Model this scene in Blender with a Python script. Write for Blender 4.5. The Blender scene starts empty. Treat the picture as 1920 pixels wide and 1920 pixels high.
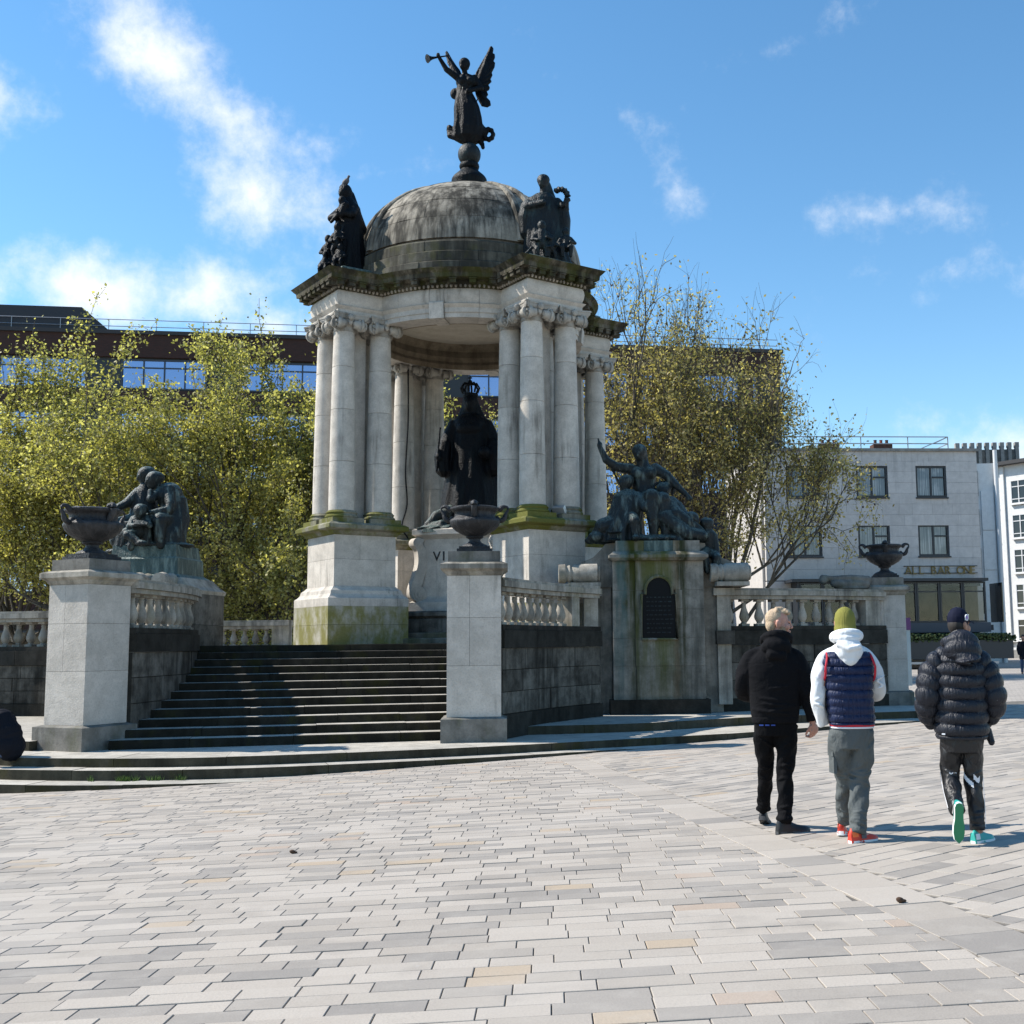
import bpy, math, random
import numpy as np
from mathutils import Vector, Matrix, Euler
R = math.radians
random.seed(7); RNG = np.random.default_rng(7)
S = bpy.context.scene
COL = S.collection

# ------------------------------------------------------------------ camera, sky, sun, exposure
cam_d = bpy.data.cameras.new('camera'); cam = bpy.data.objects.new('camera', cam_d); COL.objects.link(cam)
cam_d.sensor_width = 36.0; cam_d.lens = 2150 / 1920 * 36.0
cam_d.shift_x = -140 / 1920.0
cam_d.clip_start = 0.1; cam_d.clip_end = 3000
_p, _r = R(6.58), R(0.6)
fw = Vector((0, math.cos(_p), math.sin(_p))); u0 = Vector((0, -math.sin(_p), math.cos(_p))); r0 = Vector((1, 0, 0))
rt = r0 * math.cos(_r) - u0 * math.sin(_r); up = r0 * math.sin(_r) + u0 * math.cos(_r)
cam.matrix_world = Matrix(((rt.x, up.x, -fw.x, 0), (rt.y, up.y, -fw.y, 0), (rt.z, up.z, -fw.z, 1.5), (0, 0, 0, 1)))
S.camera = cam

SUN_EL, SUN_PSI = R(44), R(9)          # elevation; swing of the sun behind the left-right line
sdir = Vector((-math.cos(SUN_PSI) * math.cos(SUN_EL), math.sin(SUN_PSI) * math.cos(SUN_EL), math.sin(SUN_EL)))
sun_d = bpy.data.lights.new('sun', 'SUN'); sun = bpy.data.objects.new('sun', sun_d); COL.objects.link(sun)
sun_d.energy = 4.8; sun_d.angle = R(0.53); sun_d.color = (1.0, 0.945, 0.86)
sun.rotation_euler = sdir.to_track_quat('Z', 'Y').to_euler()
sun.location = (-30, 5, 40)

S.view_settings.view_transform = 'Standard'; S.view_settings.look = 'None'
S.view_settings.gamma = 1.0; S.view_settings.use_curve_mapping = False
S.view_settings.exposure = 0.6

S.cycles.max_bounces = 4; S.cycles.diffuse_bounces = 1; S.cycles.glossy_bounces = 3; S.cycles.transmission_bounces = 2; S.cycles.transparent_max_bounces = 6; S.cycles.caustics_reflective = False; S.cycles.caustics_refractive = False

W = bpy.data.worlds.new('World'); S.world = W; W.use_nodes = True
wt = W.node_tree; wt.nodes.clear()
class NT:
    def __init__(s, tree): s.t = tree
    def n(s, kind, ins=None, **props):
        nd = s.t.nodes.new(kind)
        for k, v in props.items(): setattr(nd, k, v)
        for k, v in (ins or {}).items(): s.set(nd.inputs[k], v)
        return nd
    def set(s, sock, v):
        if isinstance(v, bpy.types.NodeSocket): s.t.links.new(v, sock)
        elif isinstance(v, (tuple, list)) and len(v) == 3 and sock.type == 'RGBA': sock.default_value = (*v, 1)
        else: sock.default_value = v
    def math(s, op, a, b=0.0, c=None, clamp=False):
        nd = s.n('ShaderNodeMath', operation=op, use_clamp=clamp); s.set(nd.inputs[0], a); s.set(nd.inputs[1], b)
        if c is not None: s.set(nd.inputs[2], c)
        return nd.outputs[0]
    def mix(s, f, a, b, mode='MIX'):
        nd = s.n('ShaderNodeMix', data_type='RGBA', blend_type=mode); s.set(nd.inputs[0], f); s.set(nd.inputs[6], a); s.set(nd.inputs[7], b)
        return nd.outputs[2]
    def noise(s, vec, scale, detail=4, rough=0.55, dist=0.0):
        nd = s.n('ShaderNodeTexNoise', {'Scale': scale, 'Detail': detail, 'Roughness': rough, 'Distortion': dist}); s.set(nd.inputs['Vector'], vec)
        return nd.outputs['Fac']
    def ramp(s, f, a, b):          # smooth 0..1 between a and b
        nd = s.n('ShaderNodeMapRange', {'From Min': a, 'From Max': b}, interpolation_type='SMOOTHSTEP'); s.set(nd.inputs['Value'], f)
        return nd.outputs[0]
    def vscale(s, v, k):
        nd = s.n('ShaderNodeVectorMath', operation='MULTIPLY'); s.set(nd.inputs[0], v); nd.inputs[1].default_value = k
        return nd.outputs[0]

w = NT(wt)
sky = w.n('ShaderNodeTexSky', sky_type='NISHITA', sun_disc=False, sun_elevation=SUN_EL, sun_rotation=math.atan2(sdir.x, sdir.y),
          air_density=1.0, dust_density=0.0, ozone_density=2.0, altitude=0)
tc = w.n('ShaderNodeTexCoord')
DIR = tc.outputs['Generated']
sep = w.n('ShaderNodeSeparateXYZ'); w.set(sep.inputs[0], DIR)
def blob(d, ax, az, rot, k):
    """soft elliptical cloud patch about one sky direction (the world's, not the camera's)"""
    d = Vector(d).normalized(); rgt = Vector((d.y, -d.x, 0)).normalized(); upv = rgt.cross(d)
    r2, u2 = rgt * math.cos(rot) + upv * math.sin(rot), upv * math.cos(rot) - rgt * math.sin(rot)
    M = Matrix((r2, d, u2)).transposed()
    mp = w.n('ShaderNodeMapping', vector_type='TEXTURE'); w.set(mp.inputs['Vector'], DIR)
    mp.inputs['Location'].default_value = d; mp.inputs['Rotation'].default_value = M.to_euler(); mp.inputs['Scale'].default_value = (ax, .5, az)
    ln = w.n('ShaderNodeVectorMath', operation='LENGTH'); w.set(ln.inputs[0], mp.outputs[0])
    return w.math('MULTIPLY_ADD', ln.outputs['Value'], -k, k)
patches = [  # sky directions of the cumulus patches, half-widths in radians, tilt, weight
    ((-.330, .832, .447), .095, .055, -.50, 1.05), ((-.283, .863, .420), .100, .055, -.42, 1.15), ((-.268, .891, .366), .075, .058, -.25, .95),
    ((-.385, .878, .282), .135, .040, .0, 1.35), ((-.320, .903, .282), .09, .045, .1, 1.2), ((-.256, .929, .266), .085, .026, .1, 1.0),
    ((-.432, .806, .405), .040, .024, .3, .6), ((.032, .901, .432), .080, .018, -.75, .38), ((.079, .919, .385), .065, .018, -.8, .36),
    ((.149, .870, .471), .065, .020, .35, .46), ((.279, .896, .346), .090, .012, -.1, .22), ((.306, .905, .296), .07, .018, 0, .36),
    ((.345, .926, .150), .09, .040, 0, .8), ((-.164, .907, .388), .06, .012, .25, .45)]
mask = None
for args in patches:
    g = blob(*args); mask = g if mask is None else w.math('MAXIMUM', mask, g)
mask = w.math('MAXIMUM', mask, -1.0)
n_big = w.noise(DIR, 11.0, 8, .64)
n_rest = w.noise(DIR, 3.1, 4, .58)
cl = w.math('MULTIPLY_ADD', mask, .8, w.math('MULTIPLY_ADD', n_big, 3.0, -1.5))
cov = w.ramp(cl, .02, 1.3)
# the rest of the sky: the same sort of scattered fair-weather cloud
rest = w.math('MULTIPLY', w.ramp(n_rest, .64, .84), w.math('MULTIPLY', w.ramp(sep.outputs[1], .3, -.1), w.ramp(sep.outputs[2], .02, .2)))
cov = w.math('MULTIPLY', w.math('MAXIMUM', cov, w.math('MULTIPLY', rest, .5)), .95)
hs = w.n('ShaderNodeHueSaturation', {'Hue': .493, 'Saturation': 1.2, 'Value': 1.12}); w.set(hs.inputs['Color'], sky.outputs[0])
skyc = w.mix(cov, hs.outputs[0], (6.4, 6.5, 6.55))
bg = w.n('ShaderNodeBackground', {'Strength': .122}); w.set(bg.inputs[0], skyc)
wo = w.n('ShaderNodeOutputWorld'); wt.links.new(bg.outputs[0], wo.inputs[0])

# ------------------------------------------------------------------ materials
MATS = {}
def newmat(name):
    m = bpy.data.materials.new(name); m.use_nodes = True; m.node_tree.nodes.clear(); MATS[name] = m
    t = NT(m.node_tree); bs = t.n('ShaderNodeBsdfPrincipled'); o = t.n('ShaderNodeOutputMaterial')
    m.node_tree.links.new(bs.outputs[0], o.inputs[0]); return m, t, bs, o
def bump(t, bs, h, strength=.3, dist=.02):
    b = t.n('ShaderNodeBump', {'Strength': strength, 'Distance': dist}); t.set(b.inputs['Height'], h); t.set(bs.inputs['Normal'], b.outputs[0])
def stone(name, a, b, soot=(.05, .048, .042), soot_amt=.5, soot_lo=.5, soot_hi=.72, moss=None, moss_amt=0., moss_lo=.5, moss_hi=.68,
          moss_z=None, streak=.35, rough=.85, bumps=.35, rnd=.16, stains=()):
    m, t, bs, o = newmat(name)
    pos = t.n('ShaderNodeNewGeometry').outputs['Position']
    oi = t.n('ShaderNodeObjectInfo')
    big = t.noise(pos, .55, 3, .6); mid = t.noise(pos, 3.2, 4, .66); fine = t.noise(pos, 34, 3, .7)
    st = t.noise(t.vscale(pos, (4.2, 4.2, streak)), 1.0, 4, .66)
    c = t.mix(t.ramp(mid, .3, .7), a, b)
    c = t.mix(t.math('MULTIPLY', t.ramp(fine, .42, .75), .22), c, soot)
    sm = t.ramp(t.math('ADD', t.math('MULTIPLY', st, .6), t.math('MULTIPLY', big, .4)), soot_lo, soot_hi)
    c = t.mix(t.math('MULTIPLY', sm, soot_amt), c, soot)
    if moss:
        mn = t.ramp(t.noise(t.vscale(pos, (1.6, 1.6, .9)), 1.1, 4, .68), moss_lo, moss_hi)
        if moss_z:
            z = t.n('ShaderNodeSeparateXYZ'); t.set(z.inputs[0], pos)
            mn = t.math('MULTIPLY', mn, t.ramp(z.outputs[2], moss_z[1], moss_z[0]))
        c = t.mix(t.math('MULTIPLY', mn, moss_amt), c, t.mix(fine, moss, tuple(x * .45 for x in moss)))
    for (x0, wd, col, amt, ztop) in stains:      # runs of verdigris and algae down a face, at their own places along x
        s3 = t.n('ShaderNodeSeparateXYZ'); t.set(s3.inputs[0], pos)
        wob = t.math('MULTIPLY', t.math('SUBTRACT', t.noise(pos, 2.2, 5), .5), .35)
        d = t.math('ABSOLUTE', t.math('SUBTRACT', t.math('ADD', s3.outputs[0], wob), x0))
        k = t.math('MULTIPLY', t.ramp(d, wd, wd * .25), t.ramp(st, .25, .6))
        k = t.math('MULTIPLY', k, t.ramp(s3.outputs[2], ztop - 5.8, ztop - 3.2))
        c = t.mix(t.math('MULTIPLY', k, amt), c, col)
    br = t.math('ADD', 1 - rnd * .5, t.math('MULTIPLY', oi.outputs['Random'], rnd))
    c = t.mix(1.0, c, t.n('ShaderNodeCombineColor', {0: br, 1: br, 2: br}).outputs[0], 'MULTIPLY')
    t.set(bs.inputs['Base Color'], c); bs.inputs['Roughness'].default_value = rough
    bs.inputs['Specular IOR Level'].default_value = .10
    bump(t, bs, t.math('ADD', fine, t.math('MULTIPLY', mid, 1.5)), bumps, .012)
    return m
stone('stone_pale', (.62, .565, .495), (.47, .425, .37), soot=(.07, .065, .055), soot_amt=.75, soot_lo=.52, soot_hi=.70)
stone('stone_pillar', (.58, .53, .47), (.46, .42, .37), soot=(.11, .10, .085), soot_amt=.7, soot_lo=.53, soot_hi=.72, bumps=.6)
stone('stone_base', (.25, .235, .21), (.15, .142, .125), soot_amt=.6, soot_lo=.45, soot_hi=.7, moss=(.10, .12, .03), moss_amt=.3)
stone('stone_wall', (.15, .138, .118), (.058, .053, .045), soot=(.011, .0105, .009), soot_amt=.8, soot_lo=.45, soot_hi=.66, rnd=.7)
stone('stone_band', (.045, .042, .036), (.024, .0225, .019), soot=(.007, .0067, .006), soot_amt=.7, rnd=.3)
stone('stone_carved', (.50, .465, .41), (.36, .335, .295), soot_amt=.7, soot_lo=.46, soot_hi=.68)
stone('stone_rail', (.44, .40, .34), (.28, .255, .215), soot_amt=.75, soot_lo=.42, soot_hi=.66, moss=(.16, .15, .05), moss_amt=.3)
stone('stone_tread', (.50, .465, .405), (.36, .335, .29), soot=(.09, .085, .07), soot_amt=.5, rnd=.2)  # worn stone tops; sunlit brightness is put into this colour too
stone('stone_riser', (.036, .033, .026), (.018, .0165, .0125), soot=(.010, .0095, .007), soot_amt=.7, soot_lo=.4, soot_hi=.66, moss=(.055, .055, .014), moss_amt=.5, moss_lo=.52, rnd=.3)  # dirty riser faces, darkened further to paint in their shade
stone('stone_kerbface', (.085, .076, .054), (.05, .045, .032), soot=(.018, .016, .011), soot_amt=.65, soot_lo=.42, soot_hi=.68, moss=(.075, .07, .022), moss_amt=.5, rnd=.25)  # dirty kerb faces, with some shade painted into the colour
stone('stone_step', (.20, .185, .15), (.12, .11, .088), soot=(.035, .033, .024), soot_amt=.75, soot_lo=.4, soot_hi=.66, moss=(.12, .12, .035), moss_amt=.45, moss_lo=.48, rnd=.25)
stone('stone_kerb', (.23, .21, .175), (.15, .138, .112), soot=(.05, .046, .035), soot_amt=.6, soot_lo=.42, soot_hi=.68, moss=(.13, .125, .045), moss_amt=.4, rnd=.2)
stone('stone_moss', (.45, .425, .36), (.34, .32, .26), soot_amt=.45, moss=(.22, .205, .035), moss_amt=.85, moss_lo=.36, moss_hi=.6, moss_z=(2.2, 3.0))
stone('stone_ledge', (.33, .31, .24), (.22, .205, .16), soot_amt=.6, soot_lo=.42, soot_hi=.66, moss=(.17, .17, .03), moss_amt=.9, moss_lo=.38, moss_hi=.56)
stone('stone_cornice', (.24, .21, .16), (.11, .096, .072), soot=(.018, .017, .012), soot_amt=.9, soot_lo=.36, soot_hi=.6, moss=(.075, .078, .02), moss_amt=.75, moss_lo=.42, moss_hi=.6, rnd=.25)
stone('stone_dome', (.40, .36, .295), (.24, .215, .175), soot=(.035, .032, .027), soot_amt=.95, soot_lo=.42, soot_hi=.62, streak=.2, rnd=.28)
stone('stone_drum', (.18, .165, .13), (.10, .093, .075), soot=(.03, .028, .023), soot_amt=.85, soot_lo=.4, soot_hi=.62, moss=(.12, .115, .04), moss_amt=.5)
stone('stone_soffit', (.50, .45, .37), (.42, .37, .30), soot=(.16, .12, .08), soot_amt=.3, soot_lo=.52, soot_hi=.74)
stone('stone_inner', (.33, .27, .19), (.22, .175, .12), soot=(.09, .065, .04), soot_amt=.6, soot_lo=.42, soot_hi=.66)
stone('stone_plinth', (.31, .285, .245), (.17, .157, .133), soot=(.05, .05, .042), soot_amt=.7, soot_lo=.46, soot_hi=.66,
      stains=((.74, .18, (.05, .12, .115), .6, 5.0), (1.0, .24, (.045, .05, .012), 1.0, 5.4), (1.5, .6, (.085, .09, .02), .85, 4.9), (2.06, .18, (.025, .03, .010), .95, 5.2), (1.92, .10, (.12, .075, .035), .45, 4.4)))
def simple(name, col, rough=.6, metal=0., noise=.0, nscale=20., bumpk=0., spec=.5, alt=None, sheen=0.):
    m, t, bs, o = newmat(name)
    pos = t.n('ShaderNodeNewGeometry').outputs['Position']
    if noise or alt:
        f = t.noise(pos, nscale, 6, .6); c = t.mix(t.ramp(f, .3, .7), col, alt or tuple(x * (1 - noise) for x in col)); t.set(bs.inputs['Base Color'], c)
        if bumpk: bump(t, bs, f, bumpk, .01)
    else: t.set(bs.inputs['Base Color'], col)
    bs.inputs['Roughness'].default_value = rough; bs.inputs['Metallic'].default_value = metal; bs.inputs['Specular IOR Level'].default_value = spec
    if sheen: bs.inputs['Sheen Weight'].default_value = sheen
    return m
def bronze(name, dark, green, amt, lo=.48, hi=.68, spec=.3):
    m, t, bs, o = newmat(name)
    g = t.n('ShaderNodeNewGeometry'); pos = g.outputs['Position']
    st = t.noise(t.vscale(pos, (7, 7, 1.6)), 1.0, 4, .65, .3); f = t.noise(pos, 28, 3, .6)
    nz = t.n('ShaderNodeSeparateXYZ'); t.set(nz.inputs[0], g.outputs['Normal'])      # upward faces lightened: verdigris, plus sky highlights painted into the colour
    k = t.math('MAXIMUM', t.ramp(st, lo, hi), t.math('MULTIPLY', t.ramp(nz.outputs[2], .25, .9), t.ramp(f, .3, .6)))
    c = t.mix(t.math('MULTIPLY', k, amt), dark, green)
    t.set(bs.inputs['Base Color'], c); bs.inputs['Roughness'].default_value = .5; bs.inputs['Metallic'].default_value = .0; bs.inputs['Specular IOR Level'].default_value = spec
    bump(t, bs, t.math('ADD', f, t.math('MULTIPLY', st, 2.2)), .7, .03); return m
bronze('bronze_black', (.003, .0035, .005), (.008, .014, .016), .5, spec=.15)
bronze('bronze_dark', (.005, .008, .010), (.025, .045, .046), .7)
bronze('bronze_green', (.007, .011, .012), (.15, .20, .185), .75, .50, .74, spec=.32)
bronze('bronze_base', (.045, .075, .07), (.19, .25, .225), .8, .42, .68)
bronze('lead_urn', (.020, .020, .022), (.065, .063, .066), .6, .42, .7)
simple('iron_black', (.006, .0065, .0075), .6, 0., spec=.15)
simple('grout', (.16, .145, .125), .95, noise=.4, nscale=6)
simple('letter_black', (.012, .012, .014), .5)
simple('letter_gold', (.20, .14, .045), .45, .3)
# ------------------------------------------------------------------ mesh helpers
class MB:
    def __init__(s): s.v = []; s.f = []; s.m = []; s.cur = 0
    def add(s, vs, fs):
        o = len(s.v); s.v += [tuple(v) for v in vs]; s.f += [tuple(i + o for i in f) for f in fs]; s.m += [s.cur] * len(fs); return s
    def box(s, c, d, rz=0.0, M=None):
        hx, hy, hz = d[0] / 2, d[1] / 2, d[2] / 2
        vs = [(x, y, z) for z in (-hz, hz) for y in (-hy, hy) for x in (-hx, hx)]
        if M is not None: vs = [M @ Vector(v) for v in vs]
        else:
            ca, sa = math.cos(rz), math.sin(rz); vs = [(c[0] + x * ca - y * sa, c[1] + x * sa + y * ca, c[2] + z) for x, y, z in vs]
        return s.add(vs, [(0, 2, 3, 1), (4, 5, 7, 6), (0, 1, 5, 4), (2, 6, 7, 3), (0, 4, 6, 2), (1, 3, 7, 5)])
    def prism(s, poly, z0, z1):
        n = len(poly); a = sum(poly[i][0] * poly[(i + 1) % n][1] - poly[(i + 1) % n][0] * poly[i][1] for i in range(n))
        if a < 0: poly = poly[::-1]
        vs = [(x, y, z0) for x, y in poly] + [(x, y, z1) for x, y in poly]
        return s.add(vs, [tuple(range(n - 1, -1, -1)), tuple(range(n, 2 * n))] + [(i, (i + 1) % n, n + (i + 1) % n, n + i) for i in range(n)])
    def loft(s, rings, closed=True, caps=True):
        n = len(rings[0]); vs = [p for r in rings for p in r]; fs = []
        for k in range(len(rings) - 1):
            for i in range(n if closed else n - 1):
                j = (i + 1) % n; fs.append((k * n + i, k * n + j, (k + 1) * n + j, (k + 1) * n + i))
        if caps and closed: fs += [tuple(range(n - 1, -1, -1)), tuple(range((len(rings) - 1) * n, len(rings) * n))]
        return s.add(vs, fs)
    def lathe(s, prof, seg=16, c=(0, 0, 0), sx=1.0, sy=1.0, flute=None):
        rings = []
        for r, z in prof:
            ring = []
            for i in range(seg):
                a = 2 * math.pi * i / seg; k = flute(a, r, z) if flute else 1.0
                ring.append((c[0] + r * k * math.cos(a) * sx, c[1] + r * k * math.sin(a) * sy, c[2] + z))
            rings.append(ring)
        return s.loft(rings)
    def tube(s, path, radii, seg=8, caps=True, flat=1.0):
        path = [Vector(p) for p in path]; n = len(path)
        if not hasattr(radii, '__len__'): radii = [radii] * n
        rings = []; ref = None
        for k in range(n):
            d = (path[min(k + 1, n - 1)] - path[max(k - 1, 0)]).normalized()
            if ref is None: ref = Vector((0, 0, 1)) if abs(d.z) < .9 else Vector((1, 0, 0))
            a = d.cross(ref).normalized(); b = d.cross(a).normalized(); ref = -b if False else ref
            rings.append([path[k] + (a * math.cos(2 * math.pi * i / seg) + b * math.sin(2 * math.pi * i / seg) * flat) * radii[k] for i in range(seg)])
        return s.loft(rings, caps=caps)
    def ell(s, c, r, rot=None, seg=14, rings=9):
        c = Vector(c); rs = []
        M = rot.to_matrix() if rot else Matrix.Identity(3)
        for k in range(1, rings):
            t = math.pi * k / rings; rs.append([c + M @ Vector((r[0] * math.sin(t) * math.cos(2 * math.pi * i / seg), r[1] * math.sin(t) * math.sin(2 * math.pi * i / seg), -r[2] * math.cos(t))) for i in range(seg)])
        o = len(s.v); s.loft(rs, caps=False); b = len(s.v)
        s.add([c - M @ Vector((0, 0, r[2])), c + M @ Vector((0, 0, r[2]))], [])
        top = o + (rings - 2) * seg
        for i in range(seg):
            j = (i + 1) % seg; s.f.append((o + j, o + i, b)); s.f.append((top + i, top + j, b + 1)); s.m += [s.cur] * 2
        return s
    def cap(s, p0, p1, r0, r1=None, seg=12):
        r1 = r0 if r1 is None else r1; p0, p1 = Vector(p0), Vector(p1); d = (p1 - p0); L = d.length; d = d.normalized() if L > 1e-6 else Vector((0, 0, 1))
        ref = Vector((0, 0, 1)) if abs(d.z) < .9 else Vector((1, 0, 0)); a = d.cross(ref).normalized(); b = d.cross(a).normalized()
        rs = []
        for t in (-80, -50, -20): t = R(t); rs.append((p0 + d * r0 * math.sin(t), r0 * math.cos(t)))
        for t in (20, 50, 80): t = R(t); rs.append((p1 + d * r1 * math.sin(t), r1 * math.cos(t)))
        return s.loft([[c + (a * math.cos(2 * math.pi * i / seg) + b * math.sin(2 * math.pi * i / seg)) * r for i in range(seg)] for c, r in rs])
    def mesh(s, name):
        me = bpy.data.meshes.new(name); me.from_pydata(s.v, [], s.f)
        if any(s.m): me.polygons.foreach_set('material_index', s.m)
        me.update(); return me
def smooth_by_angle(me, ang=40):
    me.polygons.foreach_set('use_smooth', [True] * len(me.polygons)); me.set_sharp_from_angle(angle=R(ang))
def obj(name, mb, mat, parent=None, loc=(0, 0, 0), rz=0.0, smooth=None, rot=None, fix=True):
    me = mb if isinstance(mb, bpy.types.Mesh) else mb.mesh(name)
    if not isinstance(mb, bpy.types.Mesh):
        if fix:
            import bmesh as _b; bm = _b.new(); bm.from_mesh(me); _b.ops.recalc_face_normals(bm, faces=bm.faces); bm.to_mesh(me); bm.free()
        if smooth: smooth_by_angle(me, smooth)
    if not me.materials:
        for mm in (mat if isinstance(mat, (list, tuple)) else [mat]): me.materials.append(MATS[mm])
    o = bpy.data.objects.new(name, me); COL.objects.link(o); o.location = loc; o.rotation_euler = rot if rot is not None else (0, 0, rz)
    if parent is not None: o.parent = parent
    return o
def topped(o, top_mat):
    """worn light top, dirty dark faces; sun and shade are also painted into both"""
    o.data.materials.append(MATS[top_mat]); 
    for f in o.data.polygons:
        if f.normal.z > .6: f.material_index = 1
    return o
def tag(o, label, cat, group=None):
    o['label'] = label; o['category'] = cat; o['kind'] = 'thing'
    if group: o['group'] = group
    return o
def empty(name, loc=(0, 0, 0), rz=0.0, label=None, cat=None, group=None):
    o = bpy.data.objects.new(name, None); COL.objects.link(o); o.location = loc; o.rotation_euler = (0, 0, rz); o.empty_display_size = .2
    if label: tag(o, label, cat, group)
    return o
def structure(o): o['kind'] = 'structure'; return o
def stuff(o): o['kind'] = 'stuff'; return o
def catmull(pts, n=8, closed=False):
    P = [Vector((*p, 0)) if len(p) == 2 else Vector(p) for p in pts]; out = []; N = len(P)
    for i in range(N if closed else N - 1):
        p0 = P[(i - 1) % N] if closed or i > 0 else P[0] * 2 - P[1]; p1 = P[i]; p2 = P[(i + 1) % N]
        p3 = P[(i + 2) % N] if closed or i + 2 < N else P[-1] * 2 - P[-2]
        for k in range(n):
            t = k / n; out.append(.5 * ((2 * p1) + (p2 - p0) * t + (2 * p0 - 5 * p1 + 4 * p2 - p3) * t * t + (3 * p1 - p0 - 3 * p2 + p3) * t ** 3))
    if not closed: out.append(P[-1].copy())
    return out
class Path:
    """polyline in plan with arc length, points and left normals"""
    def __init__(s, pts, n=10, closed=False):
        s.p = catmull(pts, n, closed)
        if closed: s.p.append(s.p[0].copy())
        s.L = [0.0]
        for i in range(1, len(s.p)): s.L.append(s.L[-1] + (s.p[i] - s.p[i - 1]).length)
        s.len = s.L[-1]
    def at(s, t):
        t = max(0, min(s.len, t)); i = 1
        while i < len(s.L) - 1 and s.L[i] < t: i += 1
        k = (t - s.L[i - 1]) / max(1e-9, s.L[i] - s.L[i - 1]); p = s.p[i - 1].lerp(s.p[i], k); d = (s.p[i] - s.p[i - 1]).normalized()
        return p, d, Vector((-d.y, d.x, 0))
    def block(s, mb, t0, t1, o0, o1, z0, z1, step=.35):
        n = max(1, int(math.ceil((t1 - t0) / step))); rings = []
        for k in range(n + 1):
            p, d, nn = s.at(t0 + (t1 - t0) * k / n); a, b = p + nn * o0, p + nn * o1
            rings.append([(a.x, a.y, z0), (b.x, b.y, z0), (b.x, b.y, z1), (a.x, a.y, z1)])
        return mb.loft(rings)
def joints(L, mean, jit=.25, rng=random):
    n = max(1, round(L / mean)); c = [0.0] + sorted((i + rng.uniform(-jit, jit)) / n * L for i in range(1, n)) + [L]; return c

# ------------------------------------------------------------------ ground and paving
GA, GB, GC = .125, .0363, -.023
def gz(x, y):
    return GA + GB * max(-24.0, min(16.0, x)) + GC * max(-8.0, min(32.0, y))
TILT = Vector((-GB, -GC, 1)).normalized()
TQ = Vector((0, 0, 1)).rotation_difference(TILT)

def paver_mat(name, per_object):
    m, t, bs, o = newmat(name)
    g = t.n('ShaderNodeNewGeometry'); pos = g.outputs['Position']
    rnd = t.n('ShaderNodeObjectInfo').outputs['Random'] if per_object else g.outputs['Random Per Island']
    cr = t.n('ShaderNodeValToRGB'); cr.color_ramp.interpolation = 'CONSTANT'
    pal = [(0, (.40, .352, .30)), (.16, (.36, .317, .27)), (.30, (.425, .376, .322)), (.42, (.295, .265, .233)), (.54, (.38, .335, .286)), (.64, (.265, .240, .214)),
           (.70, (.415, .367, .314)), (.80, (.325, .289, .250)), (.90, (.39, .345, .294)), (.965, (.40, .32, .235)), (.985, (.385, .305, .24))]
    while len(cr.color_ramp.elements) < len(pal): cr.color_ramp.elements.new(.5)
    for e, (p, c) in zip(cr.color_ramp.elements, pal): e.position = p; e.color = (*c, 1)
    t.set(cr.inputs[0], rnd)
    fine = t.noise(pos, 90, 2, .7); mid = t.noise(pos, 5, 3, .6); big = t.noise(pos, .35, 2, .6)
    c = t.mix(t.math('MULTIPLY', t.ramp(fine, .35, .8), .22), cr.outputs[0], (.14, .13, .12))
    c = t.mix(t.math('MULTIPLY', t.ramp(mid, .45, .75), .25), c, (.44, .40, .35))
    c = t.mix(t.math('MULTIPLY', t.ramp(big, .45, .7), .4), c, (.43, .39, .345)); c = t.mix(t.math('MULTIPLY', t.ramp(t.noise(pos, .9, 4, .7), .52, .74), .38), c, (.19, .172, .152))
    spot = t.n('ShaderNodeTexVoronoi', {'Scale': 2.6, 'Randomness': 1.0}); t.set(spot.inputs['Vector'], pos)      # trodden chewing gum
    gum = t.math('MULTIPLY', t.ramp(spot.outputs['Distance'], .045, .03), t.math('GREATER_THAN', t.n('ShaderNodeSeparateColor', {0: spot.outputs['Color']}).outputs[0], .72))
    c = t.mix(t.math('MULTIPLY', gum, .5), c, (.42, .41, .39))
    t.set(bs.inputs['Base Color'], c); bs.inputs['Roughness'].default_value = .85; bs.inputs['Specular IOR Level'].default_value = .15
    bump(t, bs, t.math('ADD', fine, mid), .25, .006)
paver_mat('paver_single', True); paver_mat('paver_mass', False)
# far paving: the courses are too fine to tell apart
def far_paving():
    m, t, bs, o = newmat('paving_far')
    pos = t.n('ShaderNodeNewGeometry').outputs['Position']
    b = t.n('ShaderNodeTexBrick', {'Scale': 1.0, 'Mortar Size': .012, 'Brick Width': .42, 'Row Height': .21, 'Bias': 0.0, 'Color1': (.40, .36, .315, 1), 'Color2': (.31, .28, .25, 1), 'Mortar': (.12, .11, .10, 1)})
    t.set(b.inputs['Vector'], pos); n = t.noise(pos, .5, 5); c = t.mix(t.math('MULTIPLY', t.ramp(n, .4, .7), .4), b.outputs[0], (.42, .38, .335))
    t.set(bs.inputs['Base Color'], c); bs.inputs['Roughness'].default_value = .85
far_paving()
xs = sorted(set([-900, -300, -120, -60, -40] + list(range(-24, 17, 4)) + [16, 30, 60, 120, 300, 900])); ys = sorted(set([-300, -60, -20] + list(range(-8, 33, 4)) + [32, 45, 70, 110, 200, 500, 1500]))
g = MB(); g.add([(x, y, gz(x, y) - .006) for y in ys for x in xs], [(j * len(xs) + i, j * len(xs) + i + 1, (j + 1) * len(xs) + i + 1, (j + 1) * len(xs) + i) for j in range(len(ys) - 1) for i in range(len(xs) - 1)])
ground = structure(obj('ground', g, 'paving_far'))
bed = MB(); bx, by = [-24 + 4 * i for i in range(11)], [-8 + 4 * i for i in range(11)]
bed.add([(x, y, gz(x, y) + .001) for y in by for x in bx], [(j * 11 + i, j * 11 + i + 1, (j + 1) * 11 + i + 1, (j + 1) * 11 + i) for j in range(10) for i in range(10)])
paving = structure(obj('paving', bed, 'grout'))

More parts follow.
